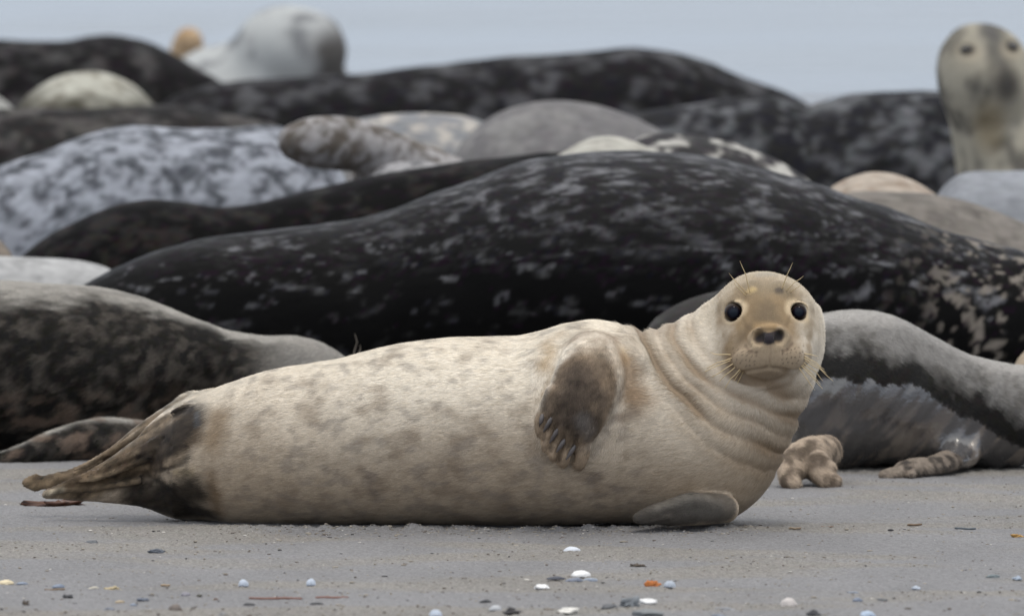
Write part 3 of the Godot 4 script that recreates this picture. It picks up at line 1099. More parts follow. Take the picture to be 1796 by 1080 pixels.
func build_fur(root: Node3D, d: Dictionary, density := 210000.0, plain_flow := Vector3.ZERO, vary := 0.25) -> void:
	var v := PackedVector3Array()
	var n := PackedVector3Array()
	var c := PackedColorArray()
	var verts: PackedVector3Array = d.verts
	var norms: PackedVector3Array = d.norms
	var cols: PackedColorArray = d.cols
	var idx: PackedInt32Array = d.idx
	var nose := s3(1346, 600, 150) - root.position
	var hm := head_mid - root.position
	var r := RandomNumberGenerator.new()
	r.seed = 4
	var i := 0
	while i < idx.size():
		var a := idx[i]
		var b := idx[i + 1]
		var e := idx[i + 2]
		i += 3
		var nn := norms[a]
		if nn.z < -0.55 or verts[a].y < 0.004:
			continue
		var area := (verts[b] - verts[a]).cross(verts[e] - verts[a]).length() * 0.5
		var to_nose := verts[a].distance_to(nose)
		var face := 1.0 - step01(0.09, 0.17, to_nose)
		if plain_flow != Vector3.ZERO:
			face = 0.0
		elif face > 0.4 and cols[a].g < 0.045:
			continue
		var want := area * density * (1.0 if face < 0.5 else 1.3)
		var count := int(want) + (1 if r.randf() < want - int(want) else 0)
		for k in count:
			var u := r.randf()
			var w := r.randf()
			if u + w > 1.0:
				u = 1.0 - u
				w = 1.0 - w
			var p := verts[a] + (verts[b] - verts[a]) * u + (verts[e] - verts[a]) * w
			var away := (p - hm).length()
			var flow := Vector3(-1.0, -0.18, 0.0)
			if away < 0.32 and plain_flow == Vector3.ZERO:
				flow = flow.lerp((p - nose).normalized() * 1.2, 1.0 - step01(0.13, 0.32, away))
			var short := face
			var fl := (p - s3(1018, 690, 180) + root.position)
			if plain_flow != Vector3.ZERO:
				flow = plain_flow
			elif absf(fl.x) < 0.085 and absf(fl.y) < 0.125 and fl.z > -0.07:
				flow = Vector3(-0.35, -1.0, 0.0)
				short = 0.75
			elif p.x < -0.62:
				flow = Vector3(-1.0, -0.45, 0.0)
				short = 1.0
			elif p.x > 0.2 and p.y < 0.07:
				short = 0.6
			flow += Vector3(r.randf_range(-0.25, 0.25), r.randf_range(-0.3, 0.3), r.randf_range(-0.25, 0.25))
			flow = (flow - nn * flow.dot(nn)).normalized()
			var len := lerpf(r.randf_range(0.006, 0.013), r.randf_range(0.0024, 0.0040), short)
			var lift := r.randf_range(0.05, lerpf(0.22, 0.10, short))
			var side := flow.cross(nn).normalized() * lerpf(0.00055, 0.0003, face)
			var tip := p + (flow + nn * lift).normalized() * len
			var mid := p + (flow * 0.55 + nn * lift * 0.75).normalized() * len * 0.55
			var shade := r.randf_range(1.0 - 0.75 * vary, 1.0 + 1.15 * vary)
			var col := cols[a]
			col = Color(col.r * shade, col.g * shade, col.b * shade * 0.98)
			v.append(p + side); v.append(p - side); v.append(tip)
			var fnn := (nn + flow * 0.15).normalized()
			n.append(fnn); n.append(fnn); n.append(fnn)
			c.append(col); c.append(col); c.append(Color(col.r * 1.1, col.g * 1.1, col.b * 1.1))
	var arr := []
	arr.resize(Mesh.ARRAY_MAX)
	arr[Mesh.ARRAY_VERTEX] = v
	arr[Mesh.ARRAY_NORMAL] = n
	arr[Mesh.ARRAY_COLOR] = c
	var m := ArrayMesh.new()
	m.add_surface_from_arrays(Mesh.PRIMITIVE_TRIANGLES, arr)
	var mat := StandardMaterial3D.new()
	mat.vertex_color_use_as_albedo = true
	mat.roughness = 0.6
	mat.metallic_specular = 0.3
	mat.backlight_enabled = true
	mat.backlight = Color(0.3, 0.3, 0.3)
	mat.cull_mode = BaseMaterial3D.CULL_DISABLED
	var o := put_mesh("fur", m, mat, root)
	o.set_meta("kind", "stuff")


# ------------------------------------------------------------------ the colony behind
# coat pattern: ground colour, patch colour, patch size (per metre), threshold, softness, stretch along the body
func pattern(base: Color, patch: Color, size: float, thr: float, soft: float, seed_n: float, amount := 1.0, belly := Color(-1, 0, 0), under_shade_top := 0.0, stretch := 1.0) -> Callable:
	return func(p: Vector3, _n: Vector3) -> Color:
		var q := Vector3(p.x / stretch + seed_n * 1.7, p.y * 1.15, p.z + seed_n)
		q += Vector3(0.0, 0.05, 0.03) * soft_noise.get_noise_3dv(q * size * 0.35)
		var b := blot_noise.get_noise_3dv(q * size)
		var g := fine_noise.get_noise_3dv(q * size * 2.4)
		var h := streak_noise.get_noise_3dv(q * Vector3(size * 3.5, size * 7.0, size * 7.0))
		var t := step01(thr - soft, thr + soft, b * 0.75 + g * 0.40 + h * 0.22)
		var c := mixc(base, patch, t * amount)
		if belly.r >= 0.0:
			c = mixc(c, belly, 1.0 - step01(under_shade_top * 0.84, under_shade_top, p.y + 0.04 * soft_noise.get_noise_3dv(p * 8.0)))  # underside dirt and shade together painted into the coat colour
		var k := 1.0 + 0.3 * streak_noise.get_noise_3dv(Vector3(p.x * 18.0, p.y * 60.0, p.z * 60.0))
		return Color(c.r * k, c.g * k, c.b * k)


func lying(pts: Array, depth: float, drift := 0.0, squeeze := 1.9) -> Array:
	# [x, top y] in the picture at that distance -> centre points and radii of a body that rests on the sand
	var cs := []
	var rs := []
	for i in pts.size():
		var dd: float = depth + drift * i / maxf(pts.size() - 1, 1)
		var top := at_depth(pts[i][0], pts[i][1], dd)
		var r := maxf(top.y * 0.5, 0.01)
		if pts.size() > 5 and (i == 0 or i == pts.size() - 1):
			r *= 0.35
		elif pts.size() > 5 and (i == 1 or i == pts.size() - 2):
			r *= 0.72
		if pts[i].size() > 2:
			r = pts[i][2] * dd / FOCAL
		cs.append(Vector3(top.x, top.y - r, top.z))
		rs.append(r)
	return [cs, rs, 0.05, Vector3.RIGHT, squeeze]


func seal_field(parts: Array, k := 0.05) -> Field:
	var f := Field.new()
	for p in parts:
		f.chain(p[0], p[1], p[2] if p.size() > 2 else k, p[3] if p.size() > 3 else Vector3.ZERO, p[4] if p.size() > 4 else 1.0)
	f.warp = func(q: Vector3, d: float) -> float:
		return d + 0.006 * soft_noise.get_noise_3dv(q * 4.5) + 0.0012 * fine_noise.get_noise_3dv(Vector3(q.x * 16.0, q.y * 30.0, q.z * 26.0))
	return f


var jobs := []      # meshes still to be computed, in parallel

func colony_seal(label: String, f: Field, cell: float, paint: Callable, m: Material, group := "seals resting behind the young seal", wet: Material = null, split = null) -> Node3D:
	var root := Node3D.new()
	root.name = numbered("resting_seal")
	var b := box_of(f, 0.0)
	root.position = Vector3(b.get_center().x, 0, b.get_center().z)
	add_child(root)
	tag(root, label, "seal", group)
	var body := put_mesh("body", null, null, root)
	var box := box_of(f)
	jobs.append({"f": f, "x": axis(box.position.x, box.end.x, cell), "y": axis(maxf(box.position.y, -0.06), box.end.y, cell), "z": axis(box.position.z, box.end.z, cell), "paint": paint, "split": split, "body": body, "at": root.position, "materials": [m, wet], "after": null})
	return root


func run_job(i: int) -> void:
	var t: Dictionary = tasks[i]
	var j: Dictionary = t.job
	t.done = net(j.f, t.x, j.y, j.z, j.paint, j.split, t.skip)


var tasks := []      # slices of the jobs

func run_jobs() -> void:
	for j in jobs:
		var xs: PackedFloat32Array = j.x
		var slice: int = 48 if xs.size() > 300 else 100000
		var from := 0
		j.parts = []
		while from < xs.size() - 1:
			var to := mini(from + slice, xs.size() - 1)
			var first := maxi(from - 4, 0)
			var t := {"job": j, "x": xs.slice(first, to + 1), "skip": from - first, "done": {}}
			tasks.append(t)
			j.parts.append(t)
			from = to
	var task := WorkerThreadPool.add_group_task(run_job, tasks.size(), -1, true)
	WorkerThreadPool.wait_for_group_task_completion(task)
	for j in jobs:
		var all := {"verts": PackedVector3Array(), "norms": PackedVector3Array(), "cols": PackedColorArray(), "idx": PackedInt32Array(), "idx2": PackedInt32Array()}
		for t in j.parts:
			var d: Dictionary = t.done
			var base: int = all.verts.size()
			for k in d.verts.size():
				d.verts[k] -= j.at
			for key in ["idx", "idx2"]:
				var ix: PackedInt32Array = d[key]
				for k in ix.size():
					ix[k] += base
				all[key].append_array(ix)
			for key in ["verts", "norms", "cols"]:
				all[key].append_array(d[key])
		j.body.mesh = mesh_of(all, j.materials)
		if j.after != null:
			j.after.call(all)


func pts3(list: Array, depth: float) -> Array:        # [x, y, toward the viewer in metres, radius px]
	var cs := []
	var rs := []
	for q in list:
		cs.append(at_depth(q[0], q[1], depth - q[2]))
		rs.append(q[3] * depth / FOCAL)
	return [cs, rs]


func build_colony() -> void:
	var furry := coat(0.70, 0.06, 0.12, Vector3(11, 11, 11), 0.18)
	var sleek := coat(0.48, 0.0, 0.10, Vector3(6, 10, 10), 0.13)
	var dull := coat(0.75, 0.03, 0.10, Vector3(7, 7, 7), 0.12)
	var wet := coat(0.20, 0.0, 0.05, Vector3(7, 5, 5), 0.8)
	wet.clearcoat_enabled = true
	wet.clearcoat = 0.3
	wet.clearcoat_roughness = 0.10
	var black := Color(0.007, 0.0065, 0.007)
	var bg := "seals resting behind the young seal"

	# the mottled seal behind the young seal's tail
	var a := lying([[-420, 600], [-300, 545], [-150, 500], [0, 494], [120, 497], [230, 518], [330, 556], [430, 596]], 16.95)
	var head := lying([[430, 596], [500, 590, 62], [560, 602, 48], [612, 632, 26]], 16.95)
	var fl := pts3([[250, 770, 0.16, 34], [170, 772, 0.24, 36], [100, 782, 0.28, 28], [45, 796, 0.30, 17], [5, 803, 0.30, 10]], 16.9)
	var lit_pale := Color(0.36, 0.34, 0.31)
	var mott := pattern(Color(0.010, 0.009, 0.008), Color(0.062, 0.054, 0.046), 18.0, 0.14, 0.28, 3.0, 0.95)
	var paint_left := func(p: Vector3, n: Vector3) -> Color:
		var c: Color = mott.call(p, n)
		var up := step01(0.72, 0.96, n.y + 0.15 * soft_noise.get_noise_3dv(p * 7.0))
		c = mixc(c, lit_pale, up * 0.8)  # pale top of the back, partly light from above put into colour
		c = mixc(c, Color(0.26, 0.245, 0.225), step01(-0.56, -0.42, p.x) * 0.85)
		var low := 1.0 - step01(0.06, 0.17, p.y)
		var pk := step01(0.0, 0.3, blot_noise.get_noise_3dv(Vector3(p.x * 16.0 - p.y * 9.0, p.y * 22.0, p.z * 16.0)))
		return mixc(c, Color(0.15, 0.108, 0.083), low * pk * 0.7)
	var left := colony_seal("dark mottled seal with a pale lit back, asleep behind the young seal's hind flippers", seal_field([a, head, [fl[0], fl[1], 0.04, Vector3(0, 0.3, 1).normalized(), 1.3]], 0.04), 0.0075, paint_left, furry)
	var whisk := plain(Color(0.20, 0.17, 0.14), 0.6)
	for h in [[620, 620, 626, 600, 622, 585], [628, 622, 632, 612, 631, 604]]:
		var hp := [at_depth(h[0], h[1], 16.85), at_depth(h[2], h[3], 16.83), at_depth(h[4], h[5], 16.82)]
		put_mesh("whisker", tube([hp[0] - left.position, hp[1] - left.position, hp[2] - left.position], [0.0016, 0.0014, 0.0006], 4), whisk, left)

	# the wet seal right of the young seal's head
	var b := lying([[1330, 620], [1390, 570], [1450, 547], [1530, 545], [1600, 572], [1690, 620], [1780, 640], [1880, 640], [1980, 670]], 16.45)
	var paw := pts3([[1450, 792, 0.34, 26], [1425, 800, 0.42, 36], [1405, 806, 0.44, 34]], 16.4)
	var toe_a := pts3([[1394, 812, 0.46, 26], [1386, 838, 0.50, 20], [1394, 850, 0.52, 14]], 16.4)
	var toe_b := pts3([[1436, 826, 0.47, 22], [1452, 842, 0.50, 19], [1464, 845, 0.50, 16]], 16.4)
	var toe_c := pts3([[1436, 808, 0.48, 18], [1456, 820, 0.49, 14]], 16.4)
	var fl2 := pts3([[1690, 800, 0.06, 26], [1640, 816, 0.18, 20], [1590, 826, 0.23, 14], [1548, 833, 0.26, 8]], 16.4)
	var nails := []
	for q in [[1600, 812, 1575, 834], [1582, 818, 1556, 836], [1618, 812, 1598, 834]]:
		nails.append(pts3([[q[0], q[1], 0.20, 8], [q[2], q[3], 0.26, 5]], 16.4))
	var rim_line := func(x: float) -> float:      # height of the wet edge on the flank
		return 0.20 - 0.9 * (x - 0.60) * (x - 0.60)
	var paint_right := func(p: Vector3, n: Vector3) -> Color:
		var grey := Color(0.19, 0.182, 0.174)
		var t := blot_noise.get_noise_3dv(p * 9.0)
		var c := mixc(grey, Color(0.115, 0.108, 0.10), step01(-0.15, 0.45, t + 0.4 * fine_noise.get_noise_3dv(p * 45.0)))
		c = mixc(c, Color(0.33, 0.315, 0.30), step01(0.7, 0.97, n.y))  # top rim light painted on wherever the coat faces up
		var edge: float = rim_line.call(p.x) + 0.011 * fine_noise.get_noise_3dv(Vector3(p.x * 26.0 + p.y * 12.0, p.y * 5.0, p.z * 5.0)) + 0.02 * soft_noise.get_noise_3dv(p * 9.0)
		var dk := exp(-pow((p.y - edge - 0.012 + 0.02 * fine_noise.get_noise_3dv(p * 30.0)) / 0.042, 2.0))
		c = mixc(c, Color(0.010, 0.009, 0.008), clampf(dk * 1.4, 0.0, 0.95))
		if p.y < edge:
			var s := blot_noise.get_noise_3dv(Vector3(p.x * 20.0 - p.y * 14.0, p.y * 9.0, p.z * 9.0))
			var low := 1.0 - step01(0.04, 0.16, p.y)
			c = mixc(Color(0.052, 0.048, 0.049), Color(0.17, 0.14, 0.115), step01(0.0, 0.35, s) * (0.12 + 0.7 * low))
		if p.z > -16.27 and p.y < 0.05 and p.x > 0.68:
			c = mixc(Color(0.20, 0.165, 0.135), Color(0.05, 0.042, 0.036), step01(-0.1, 0.3, blot_noise.get_noise_3dv(p * 28.0)))
		if p.z > -16.12 and p.x < 0.70 and p.y < 0.11:
			c = mixc(Color(0.34, 0.27, 0.205), Color(0.12, 0.092, 0.07), step01(-0.1, 0.35, blot_noise.get_noise_3dv(p * 22.0)))
		return c
	var is_wet := func(p: Vector3) -> bool:
		var edge: float = rim_line.call(p.x) + 0.011 * fine_noise.get_noise_3dv(Vector3(p.x * 26.0 + p.y * 12.0, p.y * 5.0, p.z * 5.0)) + 0.02 * soft_noise.get_noise_3dv(p * 9.0)
		return p.y < edge + 0.003 * fine_noise.get_noise_3dv(p * 60.0) and not (p.z > -16.12 and p.x < 0.70 and p.y < 0.11) and not (p.y < 0.05 and p.z > -16.27)
	var wf := seal_field([b, [paw[0], paw[1], 0.03], [toe_a[0], toe_a[1], 0.012], [toe_b[0], toe_b[1], 0.008], [toe_c[0], toe_c[1], 0.008], [fl2[0], fl2[1], 0.05, Vector3(0, 1, 0.4).normalized(), 1.5], [nails[0][0], nails[0][1], 0.01], [nails[1][0], nails[1][1], 0.01], [nails[2][0], nails[2][1], 0.01]], 0.04)
	wf.warp = func(q: Vector3, d: float) -> float:
		var dampness := 1.0 - step01(0.16, 0.24, q.y)
		return d + 0.005 * soft_noise.get_noise_3dv(q * 4.5) + dampness * (0.0028 * fine_noise.get_noise_3dv(Vector3(q.x * 30.0 - q.y * 16.0, q.y * 9.0 + q.x * 5.0, q.z * 12.0)) + 0.0011 * fine_noise.get_noise_3dv(Vector3(q.x * 80.0 - q.y * 40.0, q.y * 30.0, q.z * 40.0)))
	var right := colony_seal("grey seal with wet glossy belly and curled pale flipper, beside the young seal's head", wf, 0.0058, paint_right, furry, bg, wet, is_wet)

	jobs[-1].after = func(d: Dictionary) -> void: build_fur(right, d, 90000.0, Vector3(0.8, -0.7, 0.0), 0.5)
	jobs[-2].after = func(d: Dictionary) -> void: build_fur(left, d, 90000.0, Vector3(-1.0, -0.5, 0.0), 0.6)

	# dark back just behind the young seal's neck
	var neck := lying([[1130, 600], [1170, 550], [1230, 520], [1300, 505], [1380, 520], [1440, 570]], 17.0)
	colony_seal("small dark hump of a seal just above the young seal's neck", seal_field([neck]), 0.013, pattern(Color(0.035, 0.033, 0.032), Color(0.06, 0.058, 0.055), 8.0, 0.2, 0.2, 1.0), dull)
	var tan_back := lying([[1815, 607], [1860, 606], [1920, 640]], 17.2)
	colony_seal("tan back of a seal cut by the picture's right edge, behind the wet grey seal", seal_field([tan_back]), 0.014, pattern(Color(0.34, 0.28, 0.21), Color(0.25, 0.2, 0.15), 8.0, 0.2, 0.2, 2.0), dull)

	# the great black seal
	var big := lying([[120, 520], [165, 493], [250, 450], [330, 425], [420, 407], [520, 397], [620, 386], [700, 366], [790, 333], [880, 298], [960, 277], [1050, 266], [1150, 266], [1250, 277], [1350, 302], [1450, 332], [1540, 360], [1630, 396], [1720, 424], [1800, 440], [1900, 480], [1990, 560]], 17.95)
	var bigp := pattern(black, Color(0.16, 0.16, 0.17), 17.0, 0.42, 0.24, 5.0, 0.95, Color(-1, 0, 0), 0.0, 2.2)
	var bigp2 := pattern(Color(0.016, 0.0155, 0.0165), Color(0.15, 0.15, 0.16), 20.0, 0.30, 0.34, 15.0, 0.95, Color(-1, 0, 0), 0.0, 2.6)
	var big_paint := func(p: Vector3, n: Vector3) -> Color:
		var c: Color = mixc(bigp.call(p, n), bigp2.call(p, n), step01(0.30, 0.55, p.y))
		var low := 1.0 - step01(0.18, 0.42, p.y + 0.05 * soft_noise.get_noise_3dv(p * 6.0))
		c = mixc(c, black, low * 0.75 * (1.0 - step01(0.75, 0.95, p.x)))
		var w := step01(0.80, 1.05, p.x + 0.08 * soft_noise.get_noise_3dv(p * 7.0))
		return mixc(c, Color(0.17, 0.15, 0.13), w * step01(0.15, 0.35, blot_noise.get_noise_3dv(p * 24.0)))
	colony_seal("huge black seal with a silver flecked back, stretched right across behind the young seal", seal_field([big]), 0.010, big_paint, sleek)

	# second rank
	var pale_grey := pattern(Color(0.33, 0.33, 0.33), Color(0.20, 0.2, 0.2), 14.0, 0.2, 0.2, 7.0, 0.6)
	colony_seal("smooth pale grey seal at the left edge, below the thin black seal", seal_field([lying([[-160, 470], [-60, 452], [30, 450], [110, 454], [165, 462], [200, 480], [222, 520]], 18.6)]), 0.014, pale_grey, dull)
	colony_seal("slim black seal with a low hump, between the silver seal and the huge black seal", seal_field([lying([[20, 470], [70, 430], [130, 394], [200, 364], [265, 350], [330, 356], [390, 364], [460, 354], [560, 330], [680, 302], [800, 284], [900, 272], [990, 266], [1080, 280]], 19.3)]), 0.014, pattern(black, Color(0.020, 0.018, 0.017), 9.0, 0.15, 0.2, 8.0), dull)
	var silver := pattern(Color(0.27, 0.285, 0.32), Color(0.045, 0.048, 0.056), 11.0, 0.03, 0.34, 9.0, 0.95)
	colony_seal("silver blue seal with dark blotches, at the left edge above the slim black seal", seal_field([lying([[-260, 380], [-130, 325], [0, 292], [90, 266], [170, 234], [240, 222], [320, 226], [400, 224], [480, 222], [530, 250], [580, 310], [620, 380]], 20.6)]), 0.014, silver, dull)
	colony_seal("small brown muzzle of a seal at the left edge, under the silver blue seal", seal_field([lying([[-120, 400], [-60, 405], [-30, 412]], 19.0)]), 0.014, pattern(Color(0.20, 0.17, 0.14), Color(0.09, 0.08, 0.07), 16.0, 0.1, 0.15, 10.0), dull)
	var nod := pts3([[748, 288, 0.06, 17], [695, 268, 0.10, 34], [625, 254, 0.14, 45], [558, 250, 0.17, 46], [522, 250, 0.18, 34]], 19.95)
	var nodb := lying([[690, 235], [760, 262], [830, 300]], 20.0)
	colony_seal("grey brown head of a sleeping seal, pushed against the silver blue seal", seal_field([nod, nodb], 0.05), 0.013, pattern(Color(0.27, 0.26, 0.26), Color(0.085, 0.072, 0.06), 13.0, 0.0, 0.25, 11.0, 0.95), dull)
	colony_seal("low mottled grey flank beneath the grey brown sleeping head", seal_field([lying([[700, 284], [730, 280], [770, 290]], 19.65)]), 0.014, pattern(Color(0.27, 0.265, 0.27), Color(0.07, 0.07, 0.075), 14.0, 0.05, 0.2, 12.0, 0.9), dull)
	colony_seal("grey seal with a buff muzzle, lying between the sleeping head and the dome backed seal", seal_field([lying([[560, 240], [640, 204], [720, 200], [800, 202], [850, 222], [872, 250]], 21.9)]), 0.016, pattern(Color(0.17, 0.175, 0.185), Color(0.40, 0.37, 0.33), 9.0, 0.10, 0.2, 13.0, 0.8), dull)
	colony_seal("slate grey seal with a smooth domed back in the middle of the colony", seal_field([lying([[825, 275], [845, 235], [885, 200], [950, 178], [1020, 179], [1080, 195], [1140, 225], [1200, 270]], 21.3)]), 0.016, pattern(Color(0.135, 0.13, 0.132), Color(0.20, 0.195, 0.19), 7.0, 0.1, 0.25, 14.0, 0.7), dull)
	colony_seal("cream back of a seal peeping over the huge black seal", seal_field([lying([[1068, 240]], 19.15, 0.0, 1.25)]), 0.014, pattern(Color(0.34, 0.33, 0.295), Color(0.22, 0.205, 0.18), 12.0, 0.2, 0.2, 15.0, 0.6), dull)
	colony_seal("black and white patched seal sloping down behind the huge black seal", seal_field([lying([[1150, 232], [1200, 234], [1270, 248], [1330, 270], [1380, 300]], 19.6)]), 0.014, pattern(Color(0.035, 0.033, 0.035), Color(0.36, 0.35, 0.325), 8.0, 0.16, 0.14, 16.0, 0.95), dull)
	colony_seal("pinkish cream side of a seal, above the brown grey seal on the right", seal_field([lying([[1545, 303]], 19.2, 0.0, 1.15)]), 0.014, pattern(Color(0.33, 0.285, 0.24), Color(0.22, 0.165, 0.125), 12.0, 0.15, 0.2, 17.0, 0.7), dull)
	colony_seal("smooth blue grey seal at the right edge, below the upright seal", seal_field([lying([[1705, 302], [1760, 299], [1840, 302], [1930, 340]], 19.7)]), 0.015, pattern(Color(0.22, 0.23, 0.25), Color(0.15, 0.157, 0.17), 7.0, 0.2, 0.2, 18.0, 0.6), dull)
	colony_seal("brown grey seal at the right edge, just behind the huge black seal's shoulders", seal_field([lying([[1430, 400], [1480, 345], [1540, 333], [1620, 338], [1700, 358], [1780, 390], [1860, 430], [1930, 500]], 18.75)]), 0.014, pattern(Color(0.165, 0.15, 0.135), Color(0.09, 0.082, 0.075), 9.0, 0.1, 0.25, 19.0, 0.7), dull)

	# third rank
	colony_seal("dark mottled seal lying in front of the upright seal, under the open water", seal_field([lying([[1050, 235], [1090, 204], [1180, 188], [1280, 174], [1350, 168], [1410, 186], [1490, 166], [1570, 160], [1640, 160], [1720, 175], [1790, 230]], 23.0)]), 0.018, pattern(Color(0.016, 0.016, 0.018), Color(0.11, 0.113, 0.12), 7.0, 0.14, 0.26, 20.0, 0.9), dull)
	colony_seal("dark grey mottled seal at the left edge, just below the cream spotted seal", seal_field([lying([[-200, 230], [-60, 196], [60, 190], [180, 190], [300, 186], [390, 198], [470, 214], [560, 260]], 22.9)]), 0.018, pattern(Color(0.018, 0.017, 0.017), Color(0.075, 0.07, 0.067), 8.0, 0.10, 0.28, 21.0, 0.9), dull)
	colony_seal("long charcoal seal forming the skyline against the water in the middle", seal_field([lying([[270, 205], [310, 170], [390, 146], [500, 137], [600, 131], [720, 120], [830, 106], [930, 97], [1030, 90], [1110, 83], [1170, 90], [1240, 112], [1310, 140], [1390, 170], [1460, 220]], 25.2)]), 0.018, pattern(Color(0.012, 0.0115, 0.0125), Color(0.075, 0.075, 0.080), 6.0, 0.20, 0.28, 22.0, 0.8), dull)
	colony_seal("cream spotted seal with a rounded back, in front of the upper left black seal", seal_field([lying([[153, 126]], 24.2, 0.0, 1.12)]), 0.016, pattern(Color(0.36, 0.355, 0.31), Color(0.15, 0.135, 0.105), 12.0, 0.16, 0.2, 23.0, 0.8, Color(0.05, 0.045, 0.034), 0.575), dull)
	colony_seal("pale grey seal cut by the left edge, beside the cream spotted seal", seal_field([lying([[-70, 148]], 24.4, 0.0, 1.2)]), 0.016, pattern(Color(0.30, 0.30, 0.285), Color(0.2, 0.2, 0.19), 9.0, 0.2, 0.15, 24.0, 0.6), dull)
	colony_seal("black seal on the upper left skyline, behind the cream spotted seal", seal_field([lying([[-200, 90], [-80, 72], [20, 70], [110, 74], [185, 60], [250, 74], [310, 104], [370, 138], [420, 190]], 26.6)]), 0.02, pattern(Color(0.011, 0.0105, 0.011), Color(0.065, 0.062, 0.062), 6.0, 0.22, 0.26, 25.0, 0.8), dull)

	# far seals against the water
	var far_body := lying([[300, 150], [340, 95], [400, 78], [460, 90], [540, 110]], 28.6)
	var far_head := pts3([[500, 100, 0.0, 92], [530, 92, 0.1, 78]], 28.5)
	var far_base := lying([[480, 60], [540, 60]], 28.6)
	var far_paint := func(p: Vector3, n: Vector3) -> Color:
		var c := mixc(Color(0.36, 0.37, 0.37), Color(0.10, 0.105, 0.113), step01(0.0, 0.4, blot_noise.get_noise_3dv(p * 7.0)) * 0.75)
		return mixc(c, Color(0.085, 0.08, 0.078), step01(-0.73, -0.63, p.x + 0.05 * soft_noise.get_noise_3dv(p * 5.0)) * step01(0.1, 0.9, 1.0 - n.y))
	colony_seal("round pale grey seal rising above the skyline at the upper left", seal_field([far_body, far_head, far_base], 0.08), 0.02, far_paint, dull)
	colony_seal("orange tan tip of a seal poking up beside the round pale seal, upper left", seal_field([pts3([[330, 170, 0.0, 42], [328, 100, 0.0, 32], [331, 70, 0.04, 25]], 29.6)]), 0.02, pattern(Color(0.40, 0.29, 0.185), Color(0.26, 0.165, 0.085), 7.0, 0.1, 0.2, 27.0, 0.8), dull)

	# the upright seal
	var trunk := pts3([[1850, 520, 0.0, 160], [1815, 400, 0.0, 130], [1778, 300, 0.0, 98], [1744, 220, 0.0, 79], [1726, 150, 0.01, 73]], 22.0)
	var top := pts3([[1722, 112, 0.02, 74], [1726, 138, 0.05, 70]], 22.0)
	var snout := pts3([[1735, 128, 0.05, 58], [1750, 150, 0.10, 46]], 22.0)
	var chin := pts3([[1744, 176, 0.07, 32]], 22.0)
	var up_paint := func(p: Vector3, n: Vector3) -> Color:
		var c := mixc(Color(0.30, 0.28, 0.23), Color(0.065, 0.062, 0.058), step01(-0.12, 0.4, blot_noise.get_noise_3dv(Vector3(p.x * 9.0, p.y * 6.0, p.z * 9.0))) * 0.8)
		var face := step01(0.1, 0.6, n.z) * step01(0.62, 0.68, p.y)
		c = mixc(c, Color(0.24, 0.22, 0.178), face * 0.4)
		var from := at_depth(1733, 40, 21.93)
		var to := at_depth(1752, 125, 21.86)
		var ln := to - from
		var off := p - from
		off -= ln * clampf(off.dot(ln) / ln.length_squared(), 0.0, 1.0)
		c = mixc(c, Color(0.075, 0.074, 0.073), (1.0 - step01(0.012, 0.045, off.length())) * 0.8)
		for e in [[1697, 86], [1776, 80]]:
			var ep := at_depth(e[0], e[1], 21.92)
			var q := Vector2(p.x - ep.x, (p.y - ep.y) * 1.3)
			c = mixc(c, Color(0.36, 0.31, 0.23), (1.0 - step01(0.02, 0.05, (q + Vector2(0, 0.012)).length())) * 0.4 * step01(0.1, 0.4, n.z))
			c = mixc(c, Color(0.05, 0.045, 0.04), (1.0 - step01(0.012, 0.028, q.length())) * 0.85 * step01(0.1, 0.4, n.z))
		var np := at_depth(1768, 148, 21.83)
		c = mixc(c, Color(0.040, 0.037, 0.036), (1.0 - step01(0.012, 0.07, ((p - np) * Vector3(1, 0.8, 1)).length())) * 0.9)
		var th := at_depth(1736, 222, 21.87)
		return mixc(c, Color(0.21, 0.165, 0.095), (1.0 - step01(0.02, 0.075, ((p - th) * Vector3(1.2, 0.7, 0.5)).length())) * 0.6)
	var uf := seal_field([trunk, top, snout, chin], 0.06)
	var upright := colony_seal("pale blotched seal sitting upright at the right edge, looking toward the viewer", uf, 0.011, up_paint, dull)
	var em := plain(Color(0.012, 0.011, 0.012), 0.1)
	for e in [[1697, 87], [1776, 82]]:
		var p := uf.hit(at_depth(e[0], e[1], 21.4), at_depth(e[0], e[1], 22.3))
		var ball := SphereMesh.new()
		ball.radius = 0.017
		ball.height = 0.022
		put_mesh("eye", ball, em, upright).position = p + Vector3(0, 0, -0.006) - upright.position


